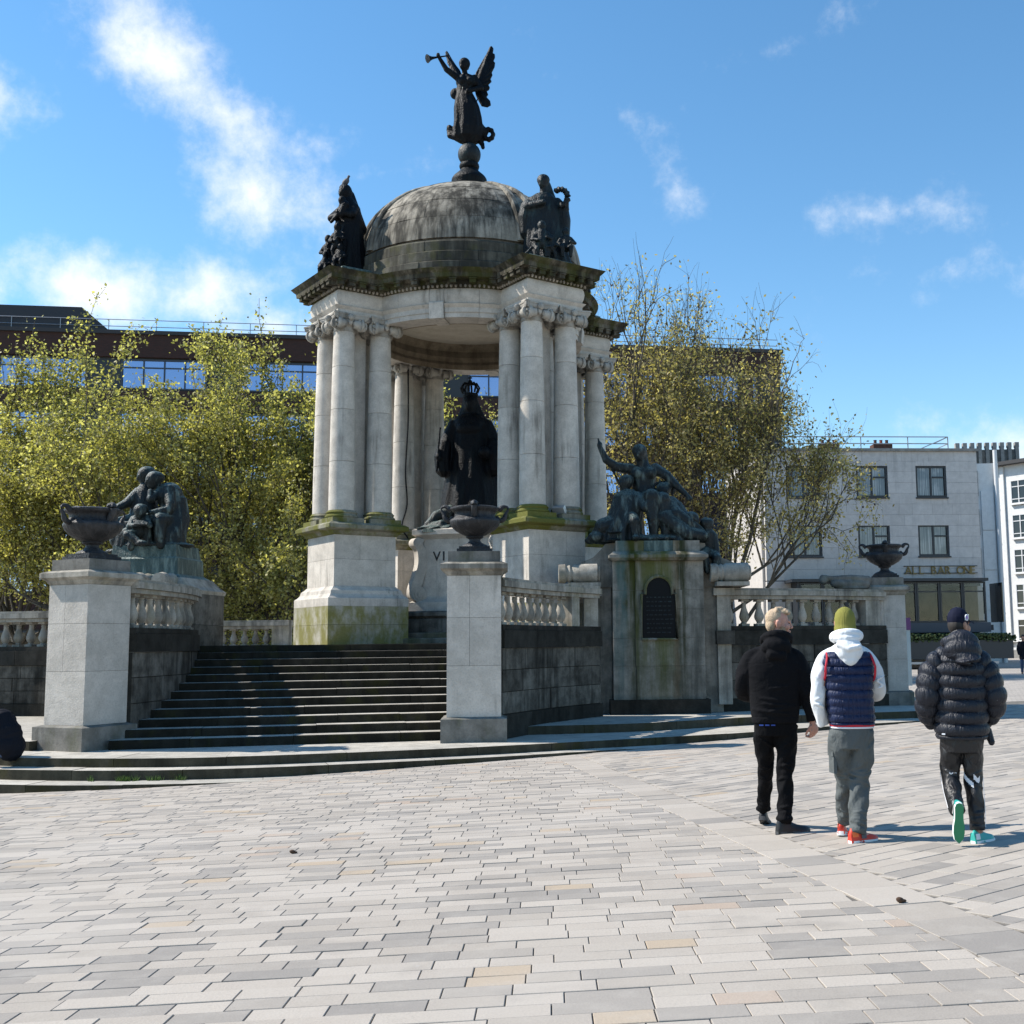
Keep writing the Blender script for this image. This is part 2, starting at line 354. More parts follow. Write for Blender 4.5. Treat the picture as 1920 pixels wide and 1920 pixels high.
# two fields of setts meet along a line of wider slabs
LN0, LN1 = Vector((-.75, 21.2)), Vector((2.45, 2.6))
ld = (LN1 - LN0).normalized(); lnrm = Vector((-ld.y, ld.x))       # points to the right-hand field
if lnrm.x < 0: lnrm = -lnrm
def side(x, y): return (Vector((x, y)) - LN0).dot(lnrm)
blocks = []      # (cx, cy, length, width, angle)
def field(ang, wid, lens, keep, x0, x1, y0, y1, seed):
    rg = random.Random(seed); d = Vector((math.cos(ang), math.sin(ang))); n = Vector((-d.y, d.x))
    cs = [Vector((x, y)) for x in (x0, x1) for y in (y0, y1)]; u0, u1 = min(c.dot(d) for c in cs), max(c.dot(d) for c in cs); v0, v1 = min(c.dot(n) for c in cs), max(c.dot(n) for c in cs)
    v = v0
    while v < v1:
        u = u0 - rg.uniform(0, .4)
        while u < u1:
            L = rg.choice(lens); c = d * (u + L / 2) + n * (v + wid / 2)
            if x0 < c.x < x1 and y0 < c.y < y1:
                e0, e1 = side(*(c - d * L / 2)), side(*(c + d * L / 2))
                k = keep(e0, e1)
                if k:
                    a, b = k; blocks.append(((d * (u + L * (a + b) / 2) + n * (v + wid / 2)), L * (b - a), wid, ang))
            u += L
        v += wid
def keepL(e0, e1):      # left field: stop at the slab line
    lim = -.2
    if e0 >= lim: return None
    if e1 <= lim: return (0, 1)
    t = (lim - e0) / (e1 - e0); return (0, t) if t > .12 else None
def keepR(e0, e1):
    lim = .22
    if e1 <= lim: return None
    if e0 >= lim: return (0, 1)
    t = (lim - e0) / (e1 - e0); return (t, 1) if t < .88 else None
field(R(2.0), .168, (.27, .31, .33, .37, .42, .25), keepL, -17, 2.6, 3.4, 23, 1)
field(R(37.5), .170, (.30, .35, .39, .44), keepR, -1, 15.5, 3.4, 30, 2)
t = 0.0; rg = random.Random(5)
while t < (LN1 - LN0).length:
    L = rg.choice((.36, .42, .5)); c = LN0 + ld * (t + L / 2)
    blocks.append((c, L, .40, math.atan2(ld.y, ld.x))); t += L
def visible(c):
    v = Vector((c.x, c.y, gz(c.x, c.y))) - Vector((0, 0, 1.5)); d = v.dot(fw)
    if d < .5: return 0
    X, Y = 1100 + 2150 * v.dot(rt) / d, 960 - 2150 * v.dot(up) / d
    return 1 / d if -60 < X < 1980 and Y < 1985 else 0
blocks = [b for b in blocks if visible(b[0]) or (b[0].y < 12 and abs(b[0].x) < 8) or b[0].y > 12]
order = sorted(range(len(blocks)), key=lambda i: -visible(blocks[i][0]))
singles = set(order[:300]); mesh_cache = {}
mass = MB(); G_ = .0026
def top_profile(L, Wd, h=.05, ch=.0025):
    a, b = L / 2 - G_, Wd / 2 - G_
    r = [[(-a, -b, -h), (a, -b, -h), (a, b, -h), (-a, b, -h)], [(-a, -b, -ch), (a, -b, -ch), (a, b, -ch), (-a, b, -ch)], [(-a + ch, -b + ch, 0), (a - ch, -b + ch, 0), (a - ch, b - ch, 0), (-a + ch, b - ch, 0)]]
    return r
for i, (c, L, Wd, ang) in enumerate(blocks):
    dz = .010 + random.uniform(-.003, .003)
    q = TQ @ Euler((random.uniform(-.004, .004), random.uniform(-.004, .004), ang)).to_quaternion()
    P0 = Vector((c.x, c.y, gz(c.x, c.y) + dz))
    if i in singles:
        key = (round(L, 2), Wd)
        if key not in mesh_cache:
            mb = MB(); rr = top_profile(key[0], Wd); mb.loft(rr, caps=False); mb.add(rr[-1], [(0, 1, 2, 3)]); mesh_cache[key] = mb.mesh('paving_block'); mesh_cache[key].materials.append(MATS['paver_single'])
        o = bpy.data.objects.new('paving_block', mesh_cache[key]); COL.objects.link(o); o.rotation_mode = 'QUATERNION'; o.rotation_quaternion = q; o.location = P0; o.parent = paving
    else:
        rr = [[P0 + q @ Vector(p) for p in ring] for ring in top_profile(L, Wd, .02)]
        o0 = len(mass.v); mass.loft(rr, caps=False); mass.add(rr[-1], [(0, 1, 2, 3)])
        # weld the top to its sides so that each block is one island
        k = len(mass.v); mass.f[-1] = tuple(o0 + 8 + j for j in range(4)); del mass.v[-4:]
pm = obj('paving_blocks', mass, 'paver_mass', paving, fix=False); stuff(pm)

# ------------------------------------------------------------------ monument: stepped platform
ZK, Z2, ZP, ZT, ZU = -.435, -.285, -.15, 0.0, 1.554
edgeP = [(-15.5, 23.5), (-10.6, 18.9), (-6.6, 17.75), (-2.7, 18.75), (.9, 20.5), (2.6, 21.4), (4.9, 23.0), (7.5, 24.7), (10.2, 28.5), (11, 34), (7, 41), (-3, 43.5), (-13, 40), (-17, 32)]
pP = Path(edgeP, 8, closed=True)
def offs(path, d):
    out = []
    for i, p in enumerate(path.p[:-1]):
        a, b = path.p[i - 1 if i else -2], path.p[i + 1]; t = (b - a).normalized(); out.append(p + Vector((t.y, -t.x, 0)) * d)
    q = Path.__new__(Path); q.p = out + [out[0].copy()]; q.L = [0.0]
    for i in range(1, len(q.p)): q.L.append(q.L[-1] + (q.p[i] - q.p[i - 1]).length)
    q.len = q.L[-1]; return q
plat = structure(empty('platform'))
def tier(path, z, depth, zlow, seed):
    rg = random.Random(seed)
    for a, b in zip(*(lambda c: (c[:-1], c[1:]))(joints(path.len, 1.75, .2, rg))):
        p, _, _ = path.at((a + b) / 2)
        if p.y > 31 or p.x < -15: continue
        mb = MB(); dz = rg.uniform(-.006, .004); path.block(mb, a + .004, b - .004, 0, depth, zlow, z + dz, .5)
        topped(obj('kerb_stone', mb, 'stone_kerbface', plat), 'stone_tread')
    inner = [(q.x, q.y) for q in offs(path, -.3).p[:-1]]
    mb = MB(); mb.prism(inner, z - .5, z - .012); obj('platform_core', mb, 'stone_tread', plat)
pKo, p2o = offs(pP, .95), offs(pP, .42)
tier(pKo, ZK, .9, -1.1, 11); tier(p2o, Z2, .75, -.7, 12); tier(pP, ZP, .9, -.55, 13)
# raised terraces either side of the stair
tR = Path([(-1.45, 21.55), (1.0, 22.2), (3.2, 23.55), (5.4, 24.45), (7.6, 25.35), (9.3, 27.9), (9.6, 31)], 8)
tL = Path([(-17.5, 27.5), (-14, 22.6), (-11.6, 20.2), (-9.25, 19.25)], 8)
for pth, sd in ((tR, 21), (tL, 22)):
    rg = random.Random(sd); js = joints(pth.len, 1.6, .2, rg)
    for a, b in zip(js[:-1], js[1:]):
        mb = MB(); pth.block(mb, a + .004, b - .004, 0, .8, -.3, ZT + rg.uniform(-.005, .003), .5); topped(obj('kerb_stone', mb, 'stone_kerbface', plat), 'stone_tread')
mb = MB(); mb.prism([(p.x - .15, p.y + .45) for p in tR.p[::4]] + [(6, 31), (1, 29), (-1.4, 23.0)], -.4, -.008); obj('terrace_paving', mb, 'stone_tread', plat)
mb = MB(); mb.prism([(p.x + .1, p.y + .45) for p in tL.p[::4]] + [(-8.9, 20.5), (-9.5, 26), (-16, 29)], -.4, -.008); obj('terrace_paving', mb, 'stone_tread', plat)

# ------------------------------------------------------------------ stair
stair = empty('stair_flight', (-5.1, 20.1, ZP), 0, 'broad flight of dark stone steps climbing between two urn-topped pillars', 'stairs')
DEL = R(13.5); sd_, sn_ = Vector((math.cos(DEL), math.sin(DEL), 0)), Vector((-math.sin(DEL), math.cos(DEL), 0))
s0 = Vector((-5.15, 20.0, 0)); NR, RH, TR = 12, .142, .43
rg = random.Random(31)
def leftlim(k): return -3.05 + .035 * k + max(0, 1.1 - .55 * k) * -.0
for k in range(NR):
    z1 = ZP + RH * (k + 1); base = s0 + sn_ * (TR * k)
    left, right = -2.9 + .055 * k, 3.6 + .10 * k
    cuts = [left] + [left + (right - left) * (j + rg.uniform(-.22, .22)) / 4 for j in (1, 2, 3)] + [right]
    for a, b in zip(cuts[:-1], cuts[1:]):
        mb = MB(); jz = rg.uniform(-.004, .004); a2, b2 = a + .003, b - .003; jf = rg.uniform(-.006, .006)
        f0, f1 = base + sn_ * jf, base + sn_ * (TR + .12)
        pr = [(f0 + sd_ * a2), (f0 + sd_ * b2), (f1 + sd_ * b2), (f1 + sd_ * a2)]
        zlow = z1 - RH - .02
        rings = [[(p.x, p.y, zlow) for p in pr], [(p.x, p.y, z1 - .018 + jz) for p in pr], [((p + sn_ * (.012 if i < 2 else 0)).x, (p + sn_ * (.012 if i < 2 else 0)).y, z1 + jz) for i, p in enumerate(pr)]]
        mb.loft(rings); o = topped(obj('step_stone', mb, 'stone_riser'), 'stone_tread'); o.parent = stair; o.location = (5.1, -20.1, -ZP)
# upper terrace under the canopy
mb = MB(); tb = s0 + sn_ * (TR * NR - .05)
a, b = tb + sd_ * -2.2, tb + sd_ * 4.6
mb.prism([(a.x, a.y), (b.x, b.y), (1.2, 26.2), (6.8, 28.6), (8.5, 33), (5, 39), (-3, 41), (-10.5, 37), (-12.2, 33.6), (-9.3, 26.3), (-8.0, 25.2)], -.2, ZU - .006)
structure(obj('upper_terrace', mb, 'stone_tread'))

# ------------------------------------------------------------------ balustraded walls
def baluster_mesh():
    H = .60; pr = [(.075, .0), (.075, .045), (.06, .06), (.05, .085), (.058, .10), (.085, .15), (.098, .20), (.095, .25), (.075, .33), (.052, .41), (.044, .47), (.05, .485), (.05, .50), (.043, .515), (.055, .54), (.075, .555), (.075, .6)]
    mb = MB(); mb.lathe([(r * 1.12, z * H / .6) for r, z in pr[2:-2]], 14); mb.box((0, 0, .025), (.19, .19, .06)); mb.box((0, 0, .58), (.185, .185, .055))
    me = mb.mesh('baluster'); smooth_by_angle(me, 35); me.materials.append(MATS['stone_rail']); return me
BAL = baluster_mesh()
def balustrade(name, pts, label, spans, z0=0.0, zb=1.45, zr=2.72, posts=(), flip=1, zdrop=0.0, wall=True, seed=3, group=None, wallmat='stone_wall', mean=1.05, bal_z=1.87):
    """wall of coursed stone with a dark string band, balusters and a moulded rail, along a plan curve"""
    P = Path(pts, 8); c = P.at(P.len / 2)[0]; th = .19
    root = empty(name, (c.x, c.y, z0), 0, label, 'balustrade', group); off = Vector((-c.x, -c.y, -z0)); rg = random.Random(seed)
    def put(nm, mb, mat, **k):
        o = obj(nm, mb, mat, **k); o.parent = root; o.location = off; return o
    if wall:
        zs = [z0, z0 + .27] + [z0 + .27 + (zb - z0 - .27) * i / 3 for i in (1, 2, 3)]
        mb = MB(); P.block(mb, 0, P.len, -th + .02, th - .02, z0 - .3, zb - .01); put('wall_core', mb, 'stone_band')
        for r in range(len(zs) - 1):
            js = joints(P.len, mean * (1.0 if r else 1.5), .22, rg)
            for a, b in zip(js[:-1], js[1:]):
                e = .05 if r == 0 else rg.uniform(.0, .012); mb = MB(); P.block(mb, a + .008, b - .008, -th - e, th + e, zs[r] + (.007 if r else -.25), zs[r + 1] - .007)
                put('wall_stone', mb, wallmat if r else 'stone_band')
        js = joints(P.len, 1.5, .2, rg)
        for a, b in zip(js[:-1], js[1:]):
            mb = MB(); P.block(mb, a + .004, b - .004, -th - .05, th + .05, zb, bal_z - .10); put('string_stone', mb, 'stone_band')
            mb = MB(); P.block(mb, a + .004, b - .004, -th - .02, th + .02, bal_z - .097, bal_z); put('string_stone', mb, 'stone_band')
    js = joints(P.len, 1.6, .15, rg)
    for a, b in zip(js[:-1], js[1:]):
        mb = MB(); P.block(mb, a + .003, b - .003, -th, th, zr - .25, zr - .17); P.block(mb, a + .003, b - .003, -th - .06, th + .06, zr - .165, zr - .05); P.block(mb, a + .003, b - .003, -th - .02, th + .02, zr - .047, zr)
        put('rail_stone', mb, 'stone_rail')
    for t0, t1 in posts:
        mb = MB(); P.block(mb, t0, t1, -.17, .17, bal_z, zr - .24); put('post', mb, 'stone_rail')
    for t0, t1, n in spans:
        for i in range(n):
            t_ = t0 + (t1 - t0) * (i + .5) / n; p, d, nn = P.at(t_)
            o = obj('baluster', BAL, None, root, p + off + Vector((0, 0, bal_z)), math.atan2(d.y, d.x)); o.scale = (1, 1, (zr - .25 - bal_z) / .605)
    return root
wr = balustrade('balustrade', [(-1.72, 20.75), (-1.28, 21.9), (-.75, 23.1), (.1, 24.55)], 'soot-dark curved wall and balustrade beside the near urn pillar, right of the stair', [(.15, 3.1, 9)], posts=[(3.12, 3.42)], z0=0.0)
wr2 = balustrade('balustrade', [(2.75, 25.75), (4.0, 26.15), (5.5, 26.75), (7.0, 27.6)], 'soot-dark wall and balustrade running from the statue plinth to the far right pillar', [(.25, 4.0, 10)], posts=[(4.05, 4.5)], z0=0.0, seed=4)
wl = balustrade('balustrade', [(-8.06, 20.0), (-7.98, 21.2), (-8.0, 22.4), (-8.2, 23.6), (-8.45, 24.3)], 'curved wall and balustrade along the left side of the stair', [(.1, 3.9, 11)], z0=-.15, seed=5, mean=1.6)
wl2 = balustrade('balustrade', [(-10.4, 25.8), (-12.2, 26.7), (-14.4, 27.2), (-17.2, 27.3)], 'dark balustraded wall cut by the left edge of the picture', [(.3, 6.8, 19)], z0=0.0, seed=6, zr=2.40, bal_z=1.58, zb=1.15)
wb = balustrade('balustrade', [(-12.3, 34.0), (-10.5, 34.0), (-8.75, 33.9)], 'low pale balustrade at the back of the terrace, left of the canopy', [(.05, 3.0, 9)], posts=[(3.05, 3.55)], wall=False, zr=2.30, bal_z=1.554, seed=8)

# ------------------------------------------------------------------ pillars with urns
def pillar(label, loc, rz, z0, ztop, w_=.94, basez=.42, seed=0, joints_z=(.36, .70), bw=1.14):
    root = empty('urn_pillar', (loc[0], loc[1], z0), rz, label, 'pillar', None); rg = random.Random(seed)
    H = ztop - z0; zc = H - .43
    mb = MB(); h = bw / 2; k = w_ / 2 + .01
    mb.loft([[(-h, -h, -.3), (h, -h, -.3), (h, h, -.3), (-h, h, -.3)], [(-h, -h, basez - .03), (h, -h, basez - .03), (h, h, basez - .03), (-h, h, basez - .03)], [(-k, -k, basez), (k, -k, basez), (k, k, basez), (-k, k, basez)]])
    obj('base_stone', mb, 'stone_base', root)
    mb = MB(); mb.box((0, 0, (basez + zc) / 2), (w_ - .02, w_ - .02, zc - basez)); obj('shaft_core', mb, 'grout', root)
    zs = [basez] + [basez + (zc - basez) * f for f in joints_z] + [zc]
    for r in range(len(zs) - 1):
        split = rg.choice((.42, .55)) if r % 2 == 1 or r == len(zs) - 2 else None
        xs_ = [-.5, split - .5, .5] if split else [-.5, .5]
        for a, b in zip(xs_[:-1], xs_[1:]):
            mb = MB(); c = .008
            x0, x1 = a * w_ + (.0025 if a > -.5 else 0), b * w_ - (.0025 if b < .5 else 0); y0, y1 = -w_ / 2, w_ / 2; za, zb_ = zs[r] + .0025, zs[r + 1] - .0025
            mb.box(((x0 + x1) / 2, 0, (za + zb_) / 2), (x1 - x0, w_, zb_ - za)); obj('shaft_stone', mb, 'stone_pillar', root)
    mb = MB(); pr = [(w_ / 2, zc + .002), (w_ / 2 + .03, zc + .04), (w_ / 2 + .045, zc + .07), (w_ / 2 + .09, zc + .10), (w_ / 2 + .12, zc + .12), (w_ / 2 + .12, zc + .20), (w_ / 2 + .02, zc + .24)]
    mb.loft([[(-a, -a, z), (a, -a, z), (a, a, z), (-a, a, z)] for a, z in pr]); obj('cap_stone', mb, 'stone_rail', root)
    mb = MB(); a = w_ / 2 - .015; mb.loft([[(-a, -a, zc + .235), (a, -a, zc + .235), (a, a, zc + .235), (-a, a, zc + .235)], [(-a, -a, H), (a, -a, H), (a, a, H), (-a, a, H)]]); obj('block_stone', mb, 'stone_base', root)
    return root
pillar('tall square stone pillar with pale face at the right foot of the stair', (-2.02, 20.57), R(4), ZP, 3.15, seed=1)
pillar('tall square stone pillar seen on its corner, left of the stair', (-8.55, 19.75), R(-25), -.17, 3.02, seed=3, joints_z=(.38, .72), w_=.91, bw=1.16)
pillar('distant stone pillar behind the three walking men', (7.24, 27.9), R(-13), -.05, 3.02, w_=.86, seed=2, basez=.38, joints_z=(.33, .66), bw=1.1)

def urn(label, loc, rz, s=1.0):
    root = empty('urn', loc, rz, label, 'urn'); seg = 48
    mb = MB(); mb.box((0, 0, .03), (.62, .62, .06)); mb.box((0, 0, .08), (.54, .54, .045)); obj('foot_plate', mb, 'lead_urn', root)
    fl = lambda a, r, z: 1 + (.035 * abs(math.cos(a * 8)) - .02 if .30 < z < .54 else 0.)
    mb = MB(); mb.lathe([(.25, .10), (.24, .125), (.20, .15), (.13, .18), (.10, .22), (.105, .25), (.15, .27), (.16, .285), (.15, .30), (.22, .33), (.34, .40), (.42, .48), (.45, .545), (.455, .575), (.435, .60), (.39, .625), (.36, .66), (.365, .72), (.385, .745), (.43, .77), (.445, .79), (.44, .815), (.40, .83), (.37, .80), (.33, .70), (.05, .62)], seg, flute=fl)
    obj('bowl', mb, 'lead_urn', root, smooth=50)
    for s_ in (0, 1, 2, 3):
        a = math.pi / 2 * s_; R_ = Matrix.Rotation(a, 4, 'Z')
        mb = MB()
        if s_ % 2 == 0:
            pts = [(.40, 0, .60), (.47, 0, .585), (.53, 0, .63), (.56, 0, .71), (.60, 0, .78), (.58, 0, .83), (.51, 0, .835), (.455, 0, .79), (.43, 0, .76)]
            pts = [R_ @ Vector(p) for p in catmull(pts, 4)]; mb.tube(pts, [.034 + .014 * math.sin(k / len(pts) * 9) for k in range(len(pts))], 8); mb.ell(R_ @ Vector((.40, 0, .60)), (.06, .06, .07))
            obj('handle', mb, 'lead_urn', root, smooth=60)
        else:
            mb.tube([R_ @ Vector(p) for p in catmull([(.36, 0, .62), (.41, 0, .70), (.455, 0, .79), (.44, 0, .86), (.36, 0, .85)], 4)], .055, 8)
            mb.ell(R_ @ Vector((.415, 0, .86)), (.07, .06, .05)); obj('strap_mask', mb, 'lead_urn', root, smooth=60)
    root.scale = (s, s, s); return root
urn('fluted lead-grey urn with looped handles on the near pillar', (-2.02, 20.57, 3.15), R(4), 1.0)
urn('fluted lead-grey urn on the left corner-on pillar', (-8.55, 19.75, 3.02), R(62), 1.08)
urn('dark two-handled urn on the distant right pillar', (7.24, 27.9, 3.02), R(-10), .98)
# ------------------------------------------------------------------ domed canopy
AL = R(36.0); OX, OY = -3.0, 29.0; RP = 3.2
temple = empty('domed_canopy', (OX, OY, ZU), AL, 'domed stone canopy on four clusters of columns over the crowned statue', 'monument')
Z = lambda z: z - ZU
DIRS = [(-1, 0), (0, -1), (1, 0), (0, 1)]
def sq(c, h, z): return [(c[0] - h, c[1] - h, z), (c[0] + h, c[1] - h, z), (c[0] + h, c[1] + h, z), (c[0] - h, c[1] + h, z)]
def sqprof(c, prof): 
    mb = MB(); mb.loft([sq(c, h, Z(z)) for h, z in prof]); return mb
# pedestals: each one a stack of stones
def split_course(parent, c, h, z0, z1, mat, cut, axis, nm='stone'):
    g_ = .003
    for a, b in ((-1.0, cut), (cut, 1.0)):
        mb = MB(); lo, hi = a * h + (g_ if a > -1 else 0), b * h - (g_ if b < 1 else 0)
        cen, dim = ((lo + hi) / 2, hi - lo)
        if axis == 0: mb.box((c[0] + cen, c[1], Z((z0 + z1) / 2)), (dim, 2 * h, z1 - z0 - .005))
        else: mb.box((c[0], c[1] + cen, Z((z0 + z1) / 2)), (2 * h, dim, z1 - z0 - .005))
        obj(nm, mb, mat, parent)
for i, (dx, dy) in enumerate(DIRS):
    c = (dx * RP, dy * RP)
    ped = obj('pedestal', sqprof(c, [(.75, 1.45), (.75, 4.2)]), 'grout', temple)
    rg = random.Random(40 + i)
    split_course(ped, c, 1.0, 1.45, 2.0, 'stone_moss', rg.uniform(-.3, .3), 0); split_course(ped, c, 1.0, 2.0, 2.42, 'stone_moss', rg.uniform(-.4, .4), 1)
    obj('moulding', sqprof(c, [(1.0, 2.42), (1.0, 2.60), (.95, 2.64), (.90, 2.70), (.88, 2.78), (.82, 2.83), (.78, 2.88)]), 'stone_pale', ped)
    split_course(ped, c, .77, 2.88, 3.5, 'stone_pale', rg.uniform(-.3, .3), 1); split_course(ped, c, .77, 3.5, 4.06, 'stone_pale', rg.uniform(-.4, .4), 0)
    obj('ledge', sqprof(c, [(.79, 4.06), (.83, 4.10), (.86, 4.15), (.98, 4.18), (1.0, 4.20), (1.0, 4.28), (.93, 4.33)]), 'stone_ledge', ped)
# column parts, shared by all
def column_meshes():
    out = {}
    mb = MB(); mb.box((0, 0, .06), (.78, .78, .12)); mb.lathe([(.37, .12), (.39, .15), (.385, .18), (.355, .195), (.345, .22), (.36, .235), (.365, .255), (.34, .275), (.325, .30)], 24)
    out['base'] = mb.mesh('base'); 
    rb, rtp = .305, .245
    def rad(t): return rb - (rb - rtp) * (t ** 1.6)
    cuts = [0, .27, .56, .80, 1.0]; H = 4.24
    for k in range(4):
        mb = MB(); a, b = cuts[k], cuts[k + 1]; n = 5; pr = []
        for j in range(n + 1):
            t = a + (b - a) * j / n; pr.append((rad(t), .30 + H * t))
        pr = [(pr[0][0] - .007, pr[0][1] + .002), (pr[0][0], pr[0][1] + .008)] + pr[1:-1] + [(pr[-1][0], pr[-1][1] - .008), (pr[-1][0] - .007, pr[-1][1] - .002)]
        mb.lathe(pr, 28); out['drum%d' % k] = mb.mesh('drum')
    # capital: necking, echinus, eight scrolls, a festoon knob on each face, concave abacus
    mb = MB(); zt = .30 + H
    mb.lathe([(.245, zt), (.262, zt + .015), (.25, zt + .03), (.25, zt + .10), (.285, zt + .14), (.33, zt + .19), (.33, zt + .27), (.26, zt + .33)], 24)
    for f in range(4):
        M4 = Matrix.Rotation(f * math.pi / 2, 4, 'Z')
        for s_ in (-1, 1):
            cx = s_ * .30
            for (r_, d0, d1) in ((.150, -.26, -.325), (.045, -.32, -.40)):
                rings = [[M4 @ Vector((cx + rr * math.cos(2 * math.pi * q / 14), d, zt + .15 + rr * math.sin(2 * math.pi * q / 14))) for q in range(14)] for d, rr in ((d0, r_), (d1 + .012, r_), (d1, r_ - .012))]
                mb.loft(rings)
            # spiral ridge
            sp = [M4 @ Vector((cx + s_ * (.150 - .0092 * q) * math.cos(q * .62 + .8), -.352, zt + .15 + (.150 - .0092 * q) * math.sin(q * .62 + .8))) for q in range(15)]
            mb.tube(sp, .027, 7)
            mb.tube([M4 @ Vector((cx, -.30, zt + .15)), M4 @ Vector((cx, -.1, zt + .16))], [.12, .10], 10)
        for q in (-.13, 0, .13): mb.ell(M4 @ Vector((q, -.34, zt + .20 - abs(q) * .25)), (.06, .05, .085), seg=8, rings=6)
        mb.ell(M4 @ Vector((0, -.40, zt + .30)), (.08, .05, .08), seg=8, rings=6)
    ab = []
    for f in range(4):
        M4 = Matrix.Rotation(f * math.pi / 2, 3, 'Z')
        ab += [M4 @ Vector((x, -y, 0)) for x, y in ((-.43, .43), (-.25, .365), (0, .345), (.25, .365), (.40, .43))]
    mb.loft([[(p.x * k, p.y * k, zt + z) for p in ab] for k, z in ((.93, .27), (1.0, .31), (1.0, .35), (1.04, .36), (1.04, .40))])
    out['capital'] = mb.mesh('capital')
    for n_, m_ in (('base', 'stone_ledge'), ('capital', 'stone_carved')): out[n_].materials.append(MATS[m_])
    for k in range(4): out['drum%d' % k].materials.append(MATS['stone_pale'])
    for me in out.values():
        import bmesh as _b; bm = _b.new(); bm.from_mesh(me); _b.ops.recalc_face_normals(bm, faces=bm.faces); bm.to_mesh(me); bm.free(); smooth_by_angle(me, 38)
    return out
CM = column_meshes()
core = MB(); core.lathe([(.235, .28), (.235, 4.6)], 12); core_me = core.mesh('column'); core_me.materials.append(MATS['grout'])
for dx, dy in DIRS:
    for sx in (-1, 1):
        for sy in (-1, 1):
            col_o = obj('column', core_me, None, temple, (dx * RP + sx * .47, dy * RP + sy * .47, Z(4.33)), 0)
            for nm in ('base', 'drum0', 'drum1', 'drum2', 'drum3', 'capital'):
                o = obj(nm.rstrip('0123'), CM[nm], None, col_o)
                if 'drum' in nm: o.rotation_euler = (0, 0, random.uniform(0, 6))
    mb = MB(); mb.box((dx * RP, dy * RP, Z(6.8)), (.42, .42, 4.95)); obj('inner_pier', mb, 'stone_pale', temple)
# entablature ring plus a block breaking forward over each cluster
def ring(prof, z_off=0, seg=72, a0=0, a1=2 * math.pi):
    mb = MB(); n = seg; full = abs(a1 - a0 - 2 * math.pi) < 1e-6
    rings = []
    for k in range(n if full else n + 1):
        a = a0 + (a1 - a0) * k / n; rings.append([(r * math.cos(a), r * math.sin(a), Z(z)) for r, z in prof])
    if full: rings.append(rings[0])
    mb.loft(rings, caps=not full); return mb
arch_prof = [(2.35, 9.13), (2.90, 9.13), (2.90, 9.24), (2.925, 9.25), (2.925, 9.36), (2.96, 9.40), (2.99, 9.44), (2.92, 9.47), (2.95, 9.56), (2.965, 9.66), (2.95, 9.76), (2.92, 9.82), (2.35, 9.82)]
GAPA = [math.atan2(d[1], d[0]) for d in DIRS]
for q in range(4):
    a0 = GAPA[q] + R(6); 
    for k, (f0, f1) in enumerate(((0, .25), (.25, .455), (.545, .75), (.75, 1.0))):
        sp = R(78); obj('architrave_stone', ring(arch_prof, 0, 8, a0 + sp * f0 + .0012, a0 + sp * f1 - .0012), 'stone_pale', temple, smooth=30)
    obj('keystone', ring([(2.33, 9.10), (2.97, 9.10), (3.0, 9.47), (2.98, 9.50), (2.33, 9.50)], 0, 3, a0 + sp * .457, a0 + sp * .543), 'stone_pale', temple)
    obj('architrave_stone', ring([(2.35, 9.50), (2.955, 9.505), (2.965, 9.66), (2.95, 9.76), (2.92, 9.82), (2.35, 9.82)], 0, 3, a0 + sp * .457, a0 + sp * .543), 'stone_pale', temple, smooth=30)
cor = [(2.60, 9.82), (2.95, 9.82), (2.97, 9.87), (3.02, 9.90), (3.03, 9.96), (3.22, 9.985), (3.26, 10.0), (3.27, 10.10), (3.31, 10.14), (3.36, 10.20), (2.60, 10.26)]
obj('cornice', ring(cor, 0, 96), 'stone_cornice', temple, smooth=25)
dent = MB(); dent.box((.02, 0, -.02), (.20, .15, .10)); dent.box((.03, 0, .03), (.23, .18, .03)); dent_me = dent.mesh('modillion'); dent_me.materials.append(MATS['stone_cornice'])
egg = MB(); egg.ell((0, 0, 0), (.035, .036, .05), seg=8, rings=6); egg_me = egg.mesh('egg_ornament'); egg_me.materials.append(MATS['stone_rail'])
def near_pier(a): return min(abs((a - g_ + math.pi) % (2 * math.pi) - math.pi) for g_ in GAPA)
eggs = MB()
for k in range(44):
    a = 2 * math.pi * (k + .5) / 44
    if near_pier(a) < R(17): continue
    obj('modillion', dent_me, None, temple, (3.13 * math.cos(a), 3.13 * math.sin(a), Z(9.935)), a)
for k in range(170):
    a = 2 * math.pi * (k + .5) / 170
    if near_pier(a) > R(15): eggs.ell((2.985 * math.cos(a), 2.985 * math.sin(a), Z(9.865)), (.035, .035, .05), seg=7, rings=5)
